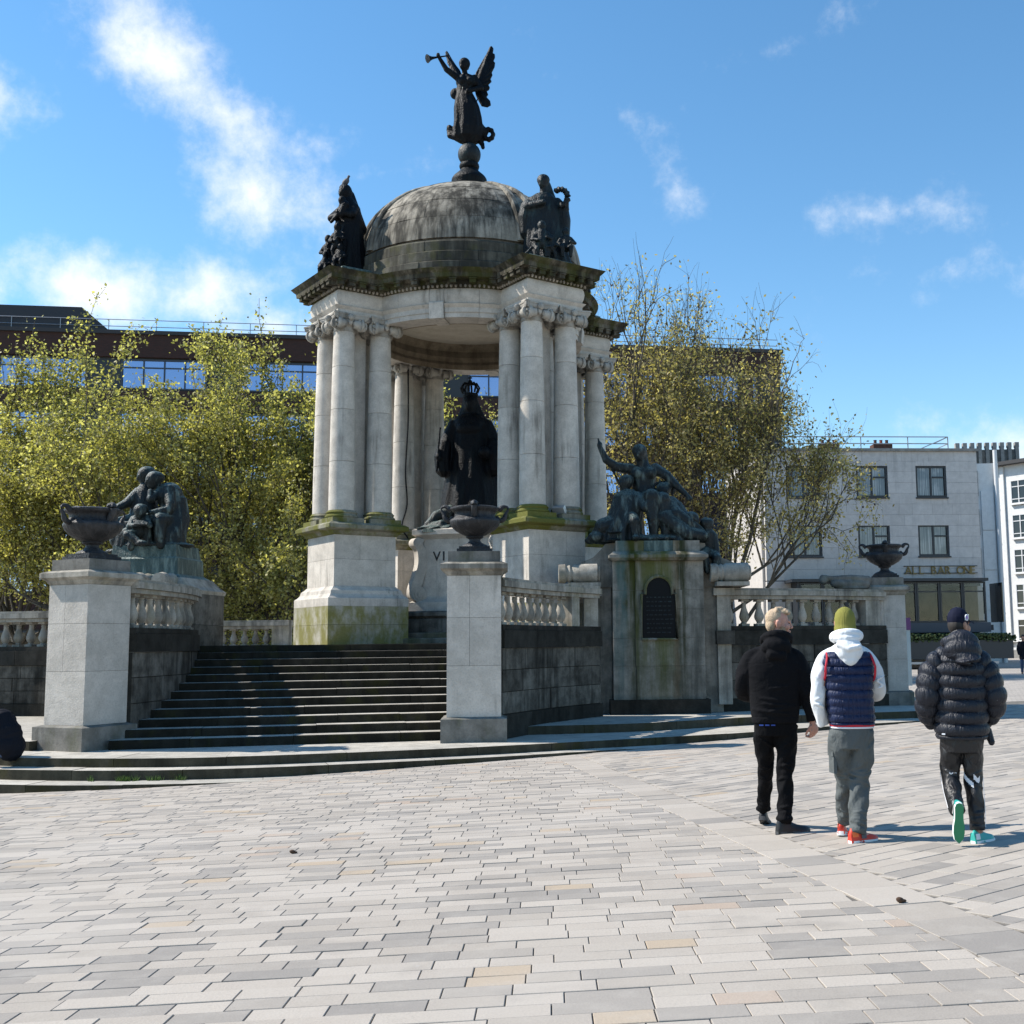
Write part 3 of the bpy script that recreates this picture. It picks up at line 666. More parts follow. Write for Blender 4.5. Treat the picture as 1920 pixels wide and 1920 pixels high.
for i, (dx, dy) in enumerate(DIRS):
    c = (dx * RP, dy * RP)
    obj('architrave_block', sqprof(c, [(.74, 9.13), (.74, 9.24), (.765, 9.25), (.765, 9.36), (.80, 9.40), (.83, 9.44), (.76, 9.47), (.79, 9.56), (.805, 9.66), (.79, 9.76), (.76, 9.82)]), 'stone_pale', temple, smooth=25)
    obj('cornice_block', sqprof(c, [(.78, 9.815), (.80, 9.87), (.85, 9.90), (.86, 9.96), (1.02, 9.985), (1.06, 10.0), (1.07, 10.10), (1.11, 10.14), (1.17, 10.215), (.9, 10.27)]), 'stone_cornice', temple, smooth=20)
    for f in range(4):
        a = f * math.pi / 2; M4 = Matrix.Rotation(a, 4, 'Z')
        if (round(-math.cos(a)), round(-math.sin(a))) == (dx, dy): continue
        for q in range(-3, 4):
            p = M4 @ Vector((.935, q * .27, 0)); obj('modillion', dent_me, None, temple, (c[0] + p.x, c[1] + p.y, Z(9.935)), a)
        for q in range(-8, 9):
            p = M4 @ Vector((.835, q * .098, 0)); eggs.ell((c[0] + p.x, c[1] + p.y, Z(9.866)), (.035, .035, .05), seg=7, rings=5)
    obj('statue_base', sqprof(c, [(.62, 10.25), (.60, 10.46), (.52, 10.50)]), 'bronze_base', temple)
stuff(obj('egg_moulding', eggs, 'stone_rail', temple, smooth=60))
# inside: frieze ring, cornice and shallow ceiling
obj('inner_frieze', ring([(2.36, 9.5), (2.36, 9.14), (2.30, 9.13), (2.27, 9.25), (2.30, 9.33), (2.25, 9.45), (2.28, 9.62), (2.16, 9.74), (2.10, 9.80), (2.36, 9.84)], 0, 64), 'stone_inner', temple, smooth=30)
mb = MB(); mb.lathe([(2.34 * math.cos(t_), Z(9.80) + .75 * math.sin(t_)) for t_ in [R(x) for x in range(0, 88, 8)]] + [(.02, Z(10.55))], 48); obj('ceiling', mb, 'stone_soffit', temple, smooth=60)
# drum and dome, each stone separate
dome_core = MB(); DR, DH, DZ = 2.93, 2.36, 11.0
dome_core.lathe([(2.95, Z(10.2)), (2.86, Z(11.0))] + [((DR - .03) * math.cos(R(a)), Z(DZ) + (DH - .03) * math.sin(R(a))) for a in range(4, 90, 8)] + [(.02, Z(DZ + DH - .03))], 64)
dome = obj('dome', dome_core, 'grout', temple, smooth=50)
def patch(prof, a0, a1, th=.10, seg=4):
    """solid curved stone between two meridians; prof = list of (r, z) on the outside"""
    rings = []
    for k in range(seg + 1):
        a = a0 + (a1 - a0) * k / seg
        o_ = [(r * math.cos(a), r * math.sin(a), Z(z)) for r, z in prof]; i_ = [((r - th) * math.cos(a), (r - th) * math.sin(a), Z(z - .02)) for r, z in reversed(prof)]
        rings.append(o_ + i_)
    mb = MB(); mb.loft(rings); return mb
rg = random.Random(77)
def course(prof, n, mat, phase, gap=.0035):
    for k in range(n):
        a0, a1 = 2 * math.pi * (k + phase) / n, 2 * math.pi * (k + 1 + phase) / n; g_ = gap / prof[0][0]
        e = rg.uniform(-.004, .005); obj('stone', patch([(r + e, z) for r, z in prof], a0 + g_, a1 - g_), mat, dome, smooth=30)
course([(3.16, 10.20), (3.14, 10.42), (3.09, 10.45)], 20, 'stone_drum', .1)
course([(3.09, 10.455), (3.08, 10.68), (3.03, 10.71)], 20, 'stone_drum', .55)
course([(3.03, 10.715), (3.02, 10.94), (2.99, 10.98), (2.94, 11.0)], 20, 'stone_drum', .2)
angs = [1.5, 15.5, 29.5, 43.5, 57.5, 71.5]
for k in range(len(angs) - 1):
    a, b = angs[k], angs[k + 1]; pr = [(DR * math.cos(R(a + (b - a) * j / 4)), DZ + DH * math.sin(R(a + (b - a) * j / 4))) for j in range(5)]
    pr[0] = (pr[0][0], pr[0][1] + .004); pr[-1] = (pr[-1][0], pr[-1][1] - .004)
    course(pr, (24, 24, 20, 16, 12)[k], 'stone_dome', (.0, .5, .2, .7, .3)[k])
mb = MB(); mb.lathe([(DR * math.cos(R(72)), Z(DZ + DH * math.sin(R(72)))), (DR * math.cos(R(80)), Z(DZ + DH * math.sin(R(80)))), (.3, Z(DZ + DH + .0)), (.02, Z(DZ + DH))], 40); obj('crown_stone', mb, 'stone_ledge', dome, smooth=40)
for q in range(4):      # paired ribs over each cluster, and a single one between
    for da in (-R(5.2), R(5.2)):
        path = [((DR + .03) * math.cos(R(t_)) , (DR + .03) * math.cos(R(t_)), DZ + (DH + .03) * math.sin(R(t_))) for t_ in range(2, 76, 6)]
        rings = []
        for r, _, z in path:
            wd = .10 * (.35 + .65 * r / DR); a = GAPA[q] + da * (1 if r > 1 else r)
            c_, s_ = math.cos(a), math.sin(a)
            rings.append([((r + e) * c_ - o_ * s_, (r + e) * s_ + o_ * c_, Z(z)) for o_, e in ((-wd, -.12), (wd, -.12), (wd, .015), (wd * .6, .06), (-wd * .6, .06), (-wd, .015))])
        mb = MB(); mb.loft(rings); obj('rib', mb, 'stone_dome', dome, smooth=40)

# queen's steps and pedestal
Q = empty('statue_pedestal', (OX + .05, OY - .1, ZU), R(-14), 'carved stone pedestal with scroll brackets and letters under the crowned statue', 'pedestal')
for h, z0, z1 in ((2.35, 0, .13), (1.95, .13, .26), (1.55, .26, .60)):
    mb = MB(); mb.loft([sq((0, 0), h, z0 - .02 if z0 == 0 else z0), sq((0, 0), h, z1 - .03), sq((0, 0), h - .03, z1)])
    if h == 1.55: mb.loft([sq((0, 0), 1.50, .60), sq((0, 0), 1.60, .66), sq((0, 0), 1.60, .74), sq((0, 0), 1.5, .78)])
    obj('step_stone' if h > 1.6 else 'plinth_course', mb, 'stone_wall' if h < 1.6 else 'stone_step', Q)
mb = MB(); mb.loft([sq((0, 0), h, z) for h, z in ((1.16, .78), (1.16, 1.0), (1.10, 1.04), (1.02, 1.08), (.96, 1.14), (.96, 2.55), (1.02, 2.60), (1.12, 2.66), (1.12, 2.78), (1.0, 2.82))]); obj('die', mb, 'stone_pale', Q)
for sx in (-1, 1):
    for sy in (-1, 1):
        a = math.atan2(sy, sx); M4 = Matrix.Translation((sx * .93, sy * .93, 0)) @ Matrix.Rotation(a, 4, 'Z')
        pts = catmull([(.16, 0, 1.02), (.30, 0, 1.12), (.32, 0, 1.32), (.22, 0, 1.62), (.13, 0, 1.95), (.15, 0, 2.25), (.26, 0, 2.42), (.22, 0, 2.56)], 4)
        rings = [[M4 @ Vector((p.x - .24, o_, p.z)) for o_ in (-.13, .13)] + [M4 @ Vector((p.x + .02 * abs(o_ / .13 - 0) - .0, o_, p.z)) for o_ in (.13, .06, -.06, -.13)] for p in pts]
        mb = MB(); mb.loft(rings)
        for z_, r_, x_ in ((1.2, .19, .12), (2.46, .13, .16)):
            for s_ in (-1, 1):
                for rr, d in ((r_, .15), (r_ * .68, .17), (r_ * .36, .19)):
                    mb.loft([[M4 @ Vector((x_ + rr * math.cos(2 * math.pi * k / 16), s_ * dd, z_ + rr * math.sin(2 * math.pi * k / 16))) for k in range(16)] for dd in (0, d - .01, d)])
        obj('scroll_bracket', mb, 'stone_pale', Q, smooth=35)
def text_mesh(body, size, depth):
    cu = bpy.data.curves.new('txt', 'FONT'); cu.body = body; cu.size = size; cu.extrude = depth; ob = bpy.data.objects.new('txt', cu); COL.objects.link(ob)
    me = bpy.data.meshes.new_from_object(ob.evaluated_get(bpy.context.evaluated_depsgraph_get())); bpy.data.objects.remove(ob); bpy.data.curves.remove(cu); return me
for k, ch in enumerate('VI'):
    me = text_mesh(ch, .33, .012); me.materials.clear(); me.materials.append(MATS['letter_black'])
    o = obj('letter', me, None, Q, (-.62 + .24 * k, -.975, 2.02), rot=(R(90), 0, 0))

# plinths of the bronze groups
def plinth_right():
    root = empty('statue_plinth', (1.5, 25.9, 0), R(3), 'streaked green-stained stone plinth with dark arched plaque under the bronze group', 'plinth')
    zs = [.30, 1.02, 1.62, 2.25, 2.66, 3.30]; mb = MB(); mb.box((0, 0, 1.6), (1.9, 1.7, 3.3)); obj('core', mb, 'grout', root)
    mb = MB(); mb.box((0, 0, .14), (2.16, 1.95, .32)); obj('base_stone', mb, 'stone_band', root)
    rg = random.Random(9)
    for k in range(5):
        z0, z1 = zs[k] + .003, zs[k + 1] - .003
        cuts = [-1.0, -.52 + (.0 if k % 2 else .02), .52 if k % 2 else .48, 1.0]
        for j, (a, b) in enumerate(zip(cuts[:-1], cuts[1:])):
            mid = j == 1
            if mid and k in (2, 3): parts = [(-.52, -.36), (.36, .52)]
            else: parts = [(a, b)]
            for a2, b2 in parts:
                mb = MB(); y1 = -.90 if abs((a + b) / 2) < .3 else -.86
                mb.box(((a2 + b2) / 2, (y1 + .85) / 2, (z0 + z1) / 2), (b2 - a2 - .006, .85 - y1, z1 - z0)); obj('stone', mb, 'stone_plinth', root)
    # arched bronze plaque in its moulded frame
    arch = [(-.35, 1.62), (.35, 1.62), (.35, 2.55), (.27, 2.55)] + [(.27 * math.cos(R(a)), 2.62 + .30 * math.sin(R(a))) for a in range(10, 171, 16)] + [(-.27, 2.55), (-.35, 2.55)]
    mb = MB(); mb.loft([[(x, -.918, z) for x, z in arch], [(x, -.80, z) for x, z in arch]]); 
    pq = obj('plaque', mb, 'iron_black', root)
    k_ = 1.09
    rim = [(x * k_, -.935, 2.15 + (z - 2.15) * 1.05) for x, z in arch] ; mb = MB(); mb.tube(rim + [rim[0]], .035, 6); obj('plaque_frame', mb, 'stone_plinth', root, smooth=50)
    rg2 = random.Random(3); mb = MB()
    for r in range(9):
        x = -.27
        while x < .25:
            L = rg2.uniform(.03, .09); mb.box((x + L / 2, -.920, 2.5 - r * .095), (L, .008, .028)); x += L + .03
    stuff(obj('raised_inscription', mb, 'bronze_dark', root))
    mb = MB(); mb.loft([sq((0, 0), 1.0, 3.30), sq((0, 0), 1.08, 3.36), sq((0, 0), 1.08, 3.42), sq((0, 0), .98, 3.50)]); obj('cap_moulding', mb, 'stone_plinth', root)
    for x0, x1 in ((-.92, -.31), (-.305, .33), (.335, .92)):
        mb = MB(); mb.prism([(x0, -.9), (x1, -.9), (x1, .8), (x0, .8)], 3.50, 3.74); obj('crown_stone', mb, 'bronze_base' if x0 > -.5 and x1 < .5 else 'stone_plinth', root)
    # shouldered wings with scrolls resting on the rail
    for s_ in (-1, 1):
        prof = [(.90, 3.72), (1.12, 3.70), (1.28, 3.52), (1.40, 3.40), (1.60, 3.32), (1.78, 3.24), (1.78, 2.74), (.90, 2.74)]
        mb = MB(); mb.loft([[(s_ * x, y, z) for x, z in prof] for y in (-.60, .55)]); obj('shoulder', mb, 'stone_plinth', root)
        mb = MB(); mb.box((s_ * 1.62, -.4, 2.78), (.72, 1.3, .09)); obj('ledge', mb, 'stone_rail', root)
        mb = MB(); mb.lathe([(.02, -.62), (.20, -.62), (.21, -.45), (.17, -.40), (.20, -.33), (.17, -.27), (.21, -.2), (.22, .4), (.02, .4)], 18); sc = obj('scroll', mb, 'stone_rail', root, smooth=40); sc.rotation_euler = (0, R(90), 0); sc.location = (s_ * 1.66, -.80, 3.03); sc.scale = (1, 1, .82)
        for r_ in (.08, .15):
            mb = MB(); mb.tube([(s_ * 1.66 + .36, -.80 + r_ * math.cos(k * .5), 3.03 + r_ * math.sin(k * .5)) for k in range(14)], .022, 6); obj('scroll_ridge', mb, 'stone_rail', root, smooth=60)
        mb = MB(); mb.box((s_ * 1.22, 0, 1.5), (.42, 1.1, 3.0)); obj('wing_stone', mb, 'stone_plinth', root)
        mb = MB(); mb.box((s_ * 1.46, -.52, 1.42), (.30, .34, 2.5)); obj('pilaster', mb, 'stone_rail', root)
        mb = MB(); mb.box((s_ * 1.48, -.54, 1.62), (.40, .42, .30)); obj('pilaster_block', mb, 'stone_wall', root)
        mb = MB(); mb.box((s_ * 1.46, -.4, 2.62), (.46, .7, .16)); obj('pilaster_cap', mb, 'stone_rail', root)
plinth_right()
def plinth_left():
    root = empty('statue_plinth', (-9.45, 25.1, 0), R(-6), 'grey stone plinth behind the left balustrade with verdigris base block', 'plinth')
    for k in range(4):
        for x0, x1 in ((-1.2, -.1), (-.1, 1.2)):
            mb = MB(); mb.box(((x0 + x1) / 2, 0, .35 + k * .66), (x1 - x0 - .006, 1.7, .654)); obj('stone', mb, 'stone_wall', root)
    mb = MB(); mb.loft([[(-h, -h * .8, z), (h, -h * .8, z), (h, h * .8, z), (-h, h * .8, z)] for h, z in ((1.18, 2.66), (1.2, 2.74), (1.1, 2.82), (.95, 3.0))]); obj('cap_moulding', mb, 'stone_rail', root)
    mb = MB(); mb.loft([[(-h, -h * .8, z), (h, -h * .8, z), (h, h * .8, z), (-h, h * .8, z)] for h, z in ((.92, 3.0), (.80, 3.08), (.78, 3.42), (.74, 3.46), (.70, 3.72))]); obj('verdigris_block', mb, 'bronze_base', root)
    for x in (.22, .72):
        mb = MB(); mb.lathe([(.02, -.5), (.17, -.5), (.19, -.35), (.15, -.2), (.19, 0), (.02, .3)], 16); sc = obj('scroll', mb, 'stone_rail', root, smooth=40); sc.rotation_euler = (R(-90), 0, 0); sc.location = (x, -.8, 2.9)
plinth_left()
# ------------------------------------------------------------------ bronze figures
def sculpt(mb, voxel, it=2, fac=.5, keep=None):
    """fuse overlapping closed shapes into one continuous skin"""
    me = mb.mesh('tmp'); ob = bpy.data.objects.new('tmp', me); COL.objects.link(ob)
    m = ob.modifiers.new('r', 'REMESH'); m.mode = 'VOXEL'; m.voxel_size = voxel; m.use_smooth_shade = True
    if it: sm = ob.modifiers.new('s', 'SMOOTH'); sm.iterations = it; sm.factor = fac
    out = bpy.data.meshes.new_from_object(ob.evaluated_get(bpy.context.evaluated_depsgraph_get()))
    bpy.data.objects.remove(ob); bpy.data.meshes.remove(me)
    out.polygons.foreach_set('use_smooth', [True] * len(out.polygons)); return out
def part(name, me, mat, parent):
    me.name = name; me.materials.clear(); me.materials.append(MATS[mat]); o = bpy.data.objects.new(name, me); COL.objects.link(o); o.parent = parent; return o
def robe(mb, levels, nf=11, amp=.07, seg=64, ph=0.0, seed=1):
    """hanging cloth: levels of (z, cx, cy, rx, ry); the folds deepen towards the hem"""
    rg = random.Random(seed); fr = [(rg.uniform(.6, 1.2), rg.randint(nf - 4, nf + 5), rg.uniform(0, 6)) for _ in range(3)]
    zt, zb = levels[0][0], levels[-1][0]; rings = []; n = len(levels)
    dense = []
    for i in range(n - 1):
        for k in range(4): t = k / 4; dense.append([levels[i][j] * (1 - t) + levels[i + 1][j] * t for j in range(5)])
    dense.append(list(levels[-1]))
    for z, cx, cy, rx, ry in dense:
        d = (zt - z) / max(1e-6, zt - zb); ring = []
        for i in range(seg):
            a = 2 * math.pi * i / seg; f = sum(w_ * (1 - 2 * abs(math.sin((q * a + p + .8 * d) / 2)) ** .8) for w_, q, p in fr) / 1.7
            k = 1 + amp * (.25 + .75 * d) * f; ring.append((cx + rx * k * math.cos(a), cy + ry * k * math.sin(a), z))
        rings.append(ring)
    mb.loft(rings)
def head(mb, c, r, yaw=0.0, tilt=0.0, hair=True, bun=False):
    """small sculpted head: skull, jaw, brow, nose, hair mass; yaw 0 looks towards -y"""
    E_ = Euler((tilt, 0, yaw)); M = E_.to_matrix(); c = Vector(c); f = lambda x, y, z: c + M @ Vector((x, y, z)) * r
    mb.ell(f(0, .05, .1), (.80 * r, .98 * r, 1.02 * r), E_); mb.ell(f(0, -.28, -.45), (.56 * r, .6 * r, .6 * r), E_)
    mb.ell(f(0, -.95, -.12), (.13 * r, .2 * r, .26 * r), E_, 8, 6); mb.ell(f(0, -.78, .2), (.5 * r, .18 * r, .12 * r), E_, 8, 6)
    if hair: mb.ell(f(0, .2, .32), (.95 * r, 1.0 * r, .9 * r), E_)
    if bun: mb.ell(f(0, 1.0, .1), (.45 * r, .45 * r, .45 * r), E_)
def limb(mb, pts, rad):
    for i in range(len(pts) - 1): mb.cap(pts[i], pts[i + 1], rad[i], rad[i + 1])

# winged figure blowing a trumpet
def angel():
    root = empty('winged_statue', (OX - .02, OY, 14.68), 0, 'black bronze winged figure raising a trumpet on the ball above the dome', 'statue')
    mb = MB()
    robe(mb, [(1.36, -.07, 0, .21, .15), (1.22, -.10, 0, .18, .14), (1.05, -.08, 0, .25, .20), (.85, -.05, 0, .31, .25), (.6, -.02, .02, .34, .28), (.35, -.02, .05, .37, .32), (.16, -.03, .06, .36, .30), (.05, .0, .05, .22, .2), (-.02, .0, .0, .1, .1)], 9, .10)
    mb.ell((-.06, 0, 1.45), (.25, .16, .2)); mb.ell((-.14, -.12, 1.44), (.09, .08, .09)); mb.ell((.02, -.12, 1.43), (.09, .08, .09))
    mb.cap((-.08, 0, 1.55), (-.1, -.02, 1.74), .075, .07); head(mb, (-.11, -.04, 1.85), .145, R(-20), R(-8), bun=True)
    limb(mb, [(-.24, 0, 1.54), (-.52, -.08, 1.72), (-.70, -.14, 2.0)], [.09, .07, .045]); mb.ell((-.71, -.15, 2.03), (.05, .05, .06))
    limb(mb, [(.14, 0, 1.54), (.30, -.02, 1.30), (.02, -.18, 1.17)], [.09, .07, .05]); mb.ell((.0, -.2, 1.16), (.05, .05, .05))
    mb.ell((-.33, .05, 1.2), (.12, .1, .13)); limb(mb, [(-.36, .05, .30), (-.46, .05, .40), (-.5, .08, .36)], [.09, .07, .04]); limb(mb, [(-.2, .0, .15), (-.44, .05, .22), (-.50, .05, .30)], [.12, .08, .03])
    for k in range(8):
        a = k * .8; mb.ell((.46 + .11 * math.cos(a), .12, .26 + .12 * math.sin(a)), (.06, .10, .06), seg=8, rings=6)
    limb(mb, [(.2, .05, .45), (.36, .1, .3)], [.14, .1]); limb(mb, [(.2, .1, .2), (.31, .14, .04), (.33, .10, -.05)], [.09, .06, .05])
    limb(mb, [(.05, -.1, .35), (.22, -.12, 1.0)], [.02, .02])
    part('body', sculpt(mb, .022, 1), 'bronze_black', root)
    def wing(outline, rootp, tipq, y0, y1, n):
        """feathered wing: scalloped solid blade with quill ridges, swept back towards the tip"""
        P_ = [((zx - 720) / 508, (1385 - zy) / 508) for zx, zy in outline]; zs_ = [q[1] for q in P_]; lo, hi = min(zs_), max(zs_)
        yy = lambda z: y0 + (y1 - y0) * max(0, (z - lo) / (hi - lo))
        mb = MB(); mb.loft([[(x_, yy(z_) + o_, z_) for x_, z_ in P_] for o_ in (-.03, .03)])
        rx_, rz_ = rootp
        for k in range(n):
            f_ = k / (n - 1); j = tipq[0] + int(f_ * (tipq[1] - tipq[0])); tx, tz = P_[j]; pts = [(rx_ + (tx - rx_) * u, yy(rz_ + (tz - rz_) * u) - .03, rz_ + (tz - rz_) * u) for u in (.1, .4, .7, .97)]
            mb.tube(pts, [.035, .04, .035, .02], 6)
        part('wing', sculpt(mb, .016, 1), 'bronze_black', root)
    wing([(770, 560), (800, 470), (860, 350), (920, 240), (960, 145), (985, 130), (1008, 165), (1000, 230), (1025, 238), (1028, 280), (1008, 335), (1030, 350), (1025, 405), (990, 480), (1000, 515), (975, 565), (990, 595), (950, 640), (970, 675), (960, 705), (930, 720), (950, 765), (930, 800), (975, 850), (985, 905), (940, 930), (870, 915), (840, 860), (800, 780), (780, 680)], (.14, 1.36), (5, 24), .10, .34, 11)
    wing([(410, 175), (430, 155), (452, 190), (500, 285), (560, 385), (600, 440), (640, 540), (620, 600), (560, 560), (512, 490), (500, 440), (472, 400), (468, 352), (438, 322), (434, 270), (414, 220)], (-.17, 1.52), (15, 9), .14, .46, 6)
    root.scale = (1.12, 1.05, 1.18)
    mb = MB(); a, b = Vector((-.50, .05, 2.11)), Vector((-.95, -.25, 1.90)); pts = [a.lerp(b, k / 9) for k in range(10)]
    mb.tube(pts, [.016, .016, .016, .018, .02, .022, .027, .036, .06, .10], 14); obj('trumpet', mb, 'bronze_black', root, smooth=50)
    fin = empty('finial', (OX, OY, 13.2), 0, 'dark bronze ball and ringed pedestal on top of the dome', 'finial')
    mb = MB(); mb.lathe([(.44, 0), (.43, .36), (.45, .40), (.44, .46), (.40, .52), (.31, .60), (.25, .66), (.22, .70)], 32); obj('pedestal', mb, 'bronze_black', fin, smooth=40)
    mb = MB(); mb.lathe([(.18, .69), (.24, .74), (.255, .79), (.24, .85), (.19, .88)], 28); obj('ring', mb, 'bronze_black', fin, smooth=40)
    mb = MB(); mb.ell((0, 0, 1.10), (.29, .29, .29), seg=28, rings=18); obj('ball', mb, 'bronze_dark', fin, smooth=60); fin.scale = (1.04, 1.04, 1.07)
angel()
# crowned queen under the canopy
def queen():
    root = empty('crowned_statue', (OX + .05, OY - .1, 4.37), R(-4), 'tall black bronze crowned queen in long robes under the dome', 'statue')
    mb = MB()
    robe(mb, [(2.85, 0, 0, .34, .26), (2.55, 0, 0, .46, .34), (2.3, 0, .02, .50, .40), (1.9, 0, .05, .52, .46), (1.4, -.02, .08, .62, .56), (.8, -.03, .12, .74, .68), (.25, -.04, .16, .84, .80), (.0, -.05, .18, .86, .84)], 13, .075, seed=4)
    mb.ell((0, -.06, 2.72), (.46, .3, .3)); mb.ell((0, -.24, 2.6), (.34, .18, .2))
    robe(mb, [(3.35, 0, .05, .2, .22), (3.1, 0, .08, .30, .25), (2.8, 0, .12, .46, .26), (2.4, 0, .2, .6, .26), (1.6, 0, .3, .7, .36), (.6, 0, .42, .85, .6), (.0, -.1, .5, .95, .75)], 9, .06, seed=6)
    mb.cap((0, -.05, 2.9), (0, -.05, 3.1), .15, .14); head(mb, (0, -.08, 3.28), .215, R(-5))
    for s_ in (-1, 1):
        limb(mb, [(s_ * .42, -.02, 2.68), (s_ * .66, -.10, 2.15), (s_ * (.74 if s_ < 0 else .45), -.40, 1.86)], [.20, .19, .10]); robe(mb, [(2.3, s_ * .62, -.1, .18, .2), (1.9, s_ * .68, -.16, .22, .26), (1.5, s_ * .66, -.14, .20, .24), (1.38, s_ * .64, -.12, .1, .12)], 7, .12, 40, seed=8 + s_)
    mb.ell((.42, -.44, 1.95), (.15, .15, .15)); limb(mb, [(-.78, -.46, 1.5), (-.70, -.42, 2.6)], [.035, .03])
    part('body', sculpt(mb, .026, 1), 'bronze_black', root)
    mb = MB(); mb.lathe([(.19, 3.46), (.20, 3.50), (.19, 3.55)], 20)
    for k in range(4):
        a = k * math.pi / 4; mb.tube([(math.cos(a) * r, -.06 + math.sin(a) * r, z) for r, z in ((.19, 3.55), (.24, 3.68), (.17, 3.80), (0, 3.78), (-.17, 3.80), (-.24, 3.68), (-.19, 3.55))], .028, 6)
    mb.ell((0, -.06, 3.84), (.06, .06, .06)); mb.box((0, -.06, 3.93), (.03, .03, .14)); mb.box((0, -.06, 3.95), (.10, .03, .03)); obj('crown', mb, 'bronze_black', root, smooth=40)
    mb = MB(); robe(mb, [(.10, -.55, -.55, .35, .3), (.03, -.7, -.6, .6, .4), (-.02, -.75, -.6, .7, .45)], 7, .16, 48, seed=11); limb(mb, [(-.95, -.65, .12), (-.75, -.5, .34), (-.45, -.4, .45)], [.10, .16, .2]); limb(mb, [(-1.1, -.6, .02), (-.6, -.75, .1)], [.08, .14])
    part('train', sculpt(mb, .03, 1), 'bronze_green', root)
    mb = MB(); mb.loft([sq((0, 0), h, z) for h, z in ((1.02, -.10), (1.0, -.02), (.92, 0))]); obj('base_slab', mb, 'bronze_base', root)
queen()
def at_pier(i, z, dx=0): 
    dx_, dy_ = DIRS[i]; ca, sa = math.cos(AL), math.sin(AL); return (OX + dx + RP * (dx_ * ca - dy_ * sa), OY + RP * (dx_ * sa + dy_ * ca), z)
def child(mb, x, y, z, h=.6, yaw=0., seat=False):
    mb.ell((x, y, z + h * .92), (h * .13, h * .15, h * .15)); mb.cap((x, y, z + h * .38), (x, y, z + h * .68), h * .17, h * .15)
    limb(mb, [(x - h * .15, y, z + h * .68), (x - h * .28, y - .03, z + h * .48), (x - h * .1, y - h * .22, z + h * .42)], [h * .075, h * .06, h * .05]); limb(mb, [(x + h * .15, y, z + h * .68), (x + h * .28, y - .05, z + h * .5), (x + h * .12, y - h * .25, z + h * .5)], [h * .075, h * .06, h * .05])
    kn = -.3 if seat else -.06
    for s_ in (-1, 1): limb(mb, [(x + s_ * h * .09, y, z + h * .36), (x + s_ * h * .14, y + kn * h, z + h * (.3 if seat else .18)), (x + s_ * h * .12, y + kn * h * .9, z)], [h * .11, h * .085, h * .06])
def roof_left():
    root = empty('cloaked_statue', at_pier(0, 10.48, -.2), R(-12), 'dark bronze cloaked mother with children on the left cornice corner', 'statue')
    mb = MB(); robe(mb, [(1.62, -.04, .02, .13, .15), (1.4, .02, .03, .24, .2), (1.1, .02, .05, .31, .26), (.7, .0, .06, .34, .32), (.3, -.02, .08, .40, .38), (.0, -.04, .1, .46, .42)], 8, .09, seed=3)
    mb.ell((-.05, -.02, 1.70), (.15, .18, .18)); head(mb, (-.07, -.08, 1.66), .12, R(-30), R(12)); mb.cap((.0, .1, 1.66), (.22, .16, 1.0), .12, .16)
    limb(mb, [(.18, -.05, 1.36), (.2, -.22, 1.18), (-.1, -.3, 1.22)], [.1, .09, .06]); limb(mb, [(-.2, 0, 1.34), (-.3, -.2, 1.14), (-.1, -.3, 1.16)], [.09, .08, .05])
    mb.ell((-.02, -.26, 1.46), (.085, .09, .09)); mb.cap((-.02, -.26, 1.2), (.06, -.26, 1.36), .1, .09); limb(mb, [(-.1, -.3, 1.16), (-.24, -.32, 1.02)], [.05, .035])
    child(mb, -.05, -.40, .30, .62); child(mb, -.40, -.1, .18, .62); child(mb, -.36, -.32, -.1, .5, seat=True); child(mb, .05, -.46, -.02, .5, seat=True)
    limb(mb, [(-.25, -.30, .02), (-.42, -.38, .1), (-.5, -.3, -.12)], [.1, .08, .06])
    part('body', sculpt(mb, .02, 1), 'bronze_black', root)
    root.scale = (1.12, 1.12, 1.24)
    bd = empty('pigeon', (at_pier(0, 0)[0] - .26, at_pier(0, 0)[1] - .02, 12.76), R(60), 'small pigeon perched on the cloaked statue\'s head', 'bird')
    mb = MB(); mb.ell((0, 0, .10), (.07, .12, .075), Euler((R(-35), 0, 0))); mb.ell((0, .12, .04), (.04, .1, .02), Euler((R(-30), 0, 0))); mb.cap((0, -.06, .14), (0, -.09, .21), .04, .03); mb.ell((0, -.10, .225), (.032, .038, .032)); mb.cap((0, -.13, .22), (0, -.155, .215), .01, .004)
    part('body', sculpt(mb, .012, 1), 'pigeon_grey', bd)
    mb = MB(); mb.cap((.02, 0, .05), (.02, 0, -.01), .008); mb.cap((-.02, 0, .05), (-.02, 0, -.01), .008); obj('legs', mb, 'iron_black', bd)
simple('pigeon_grey', (.12, .12, .135), .7, noise=.5, nscale=14)
roof_left()
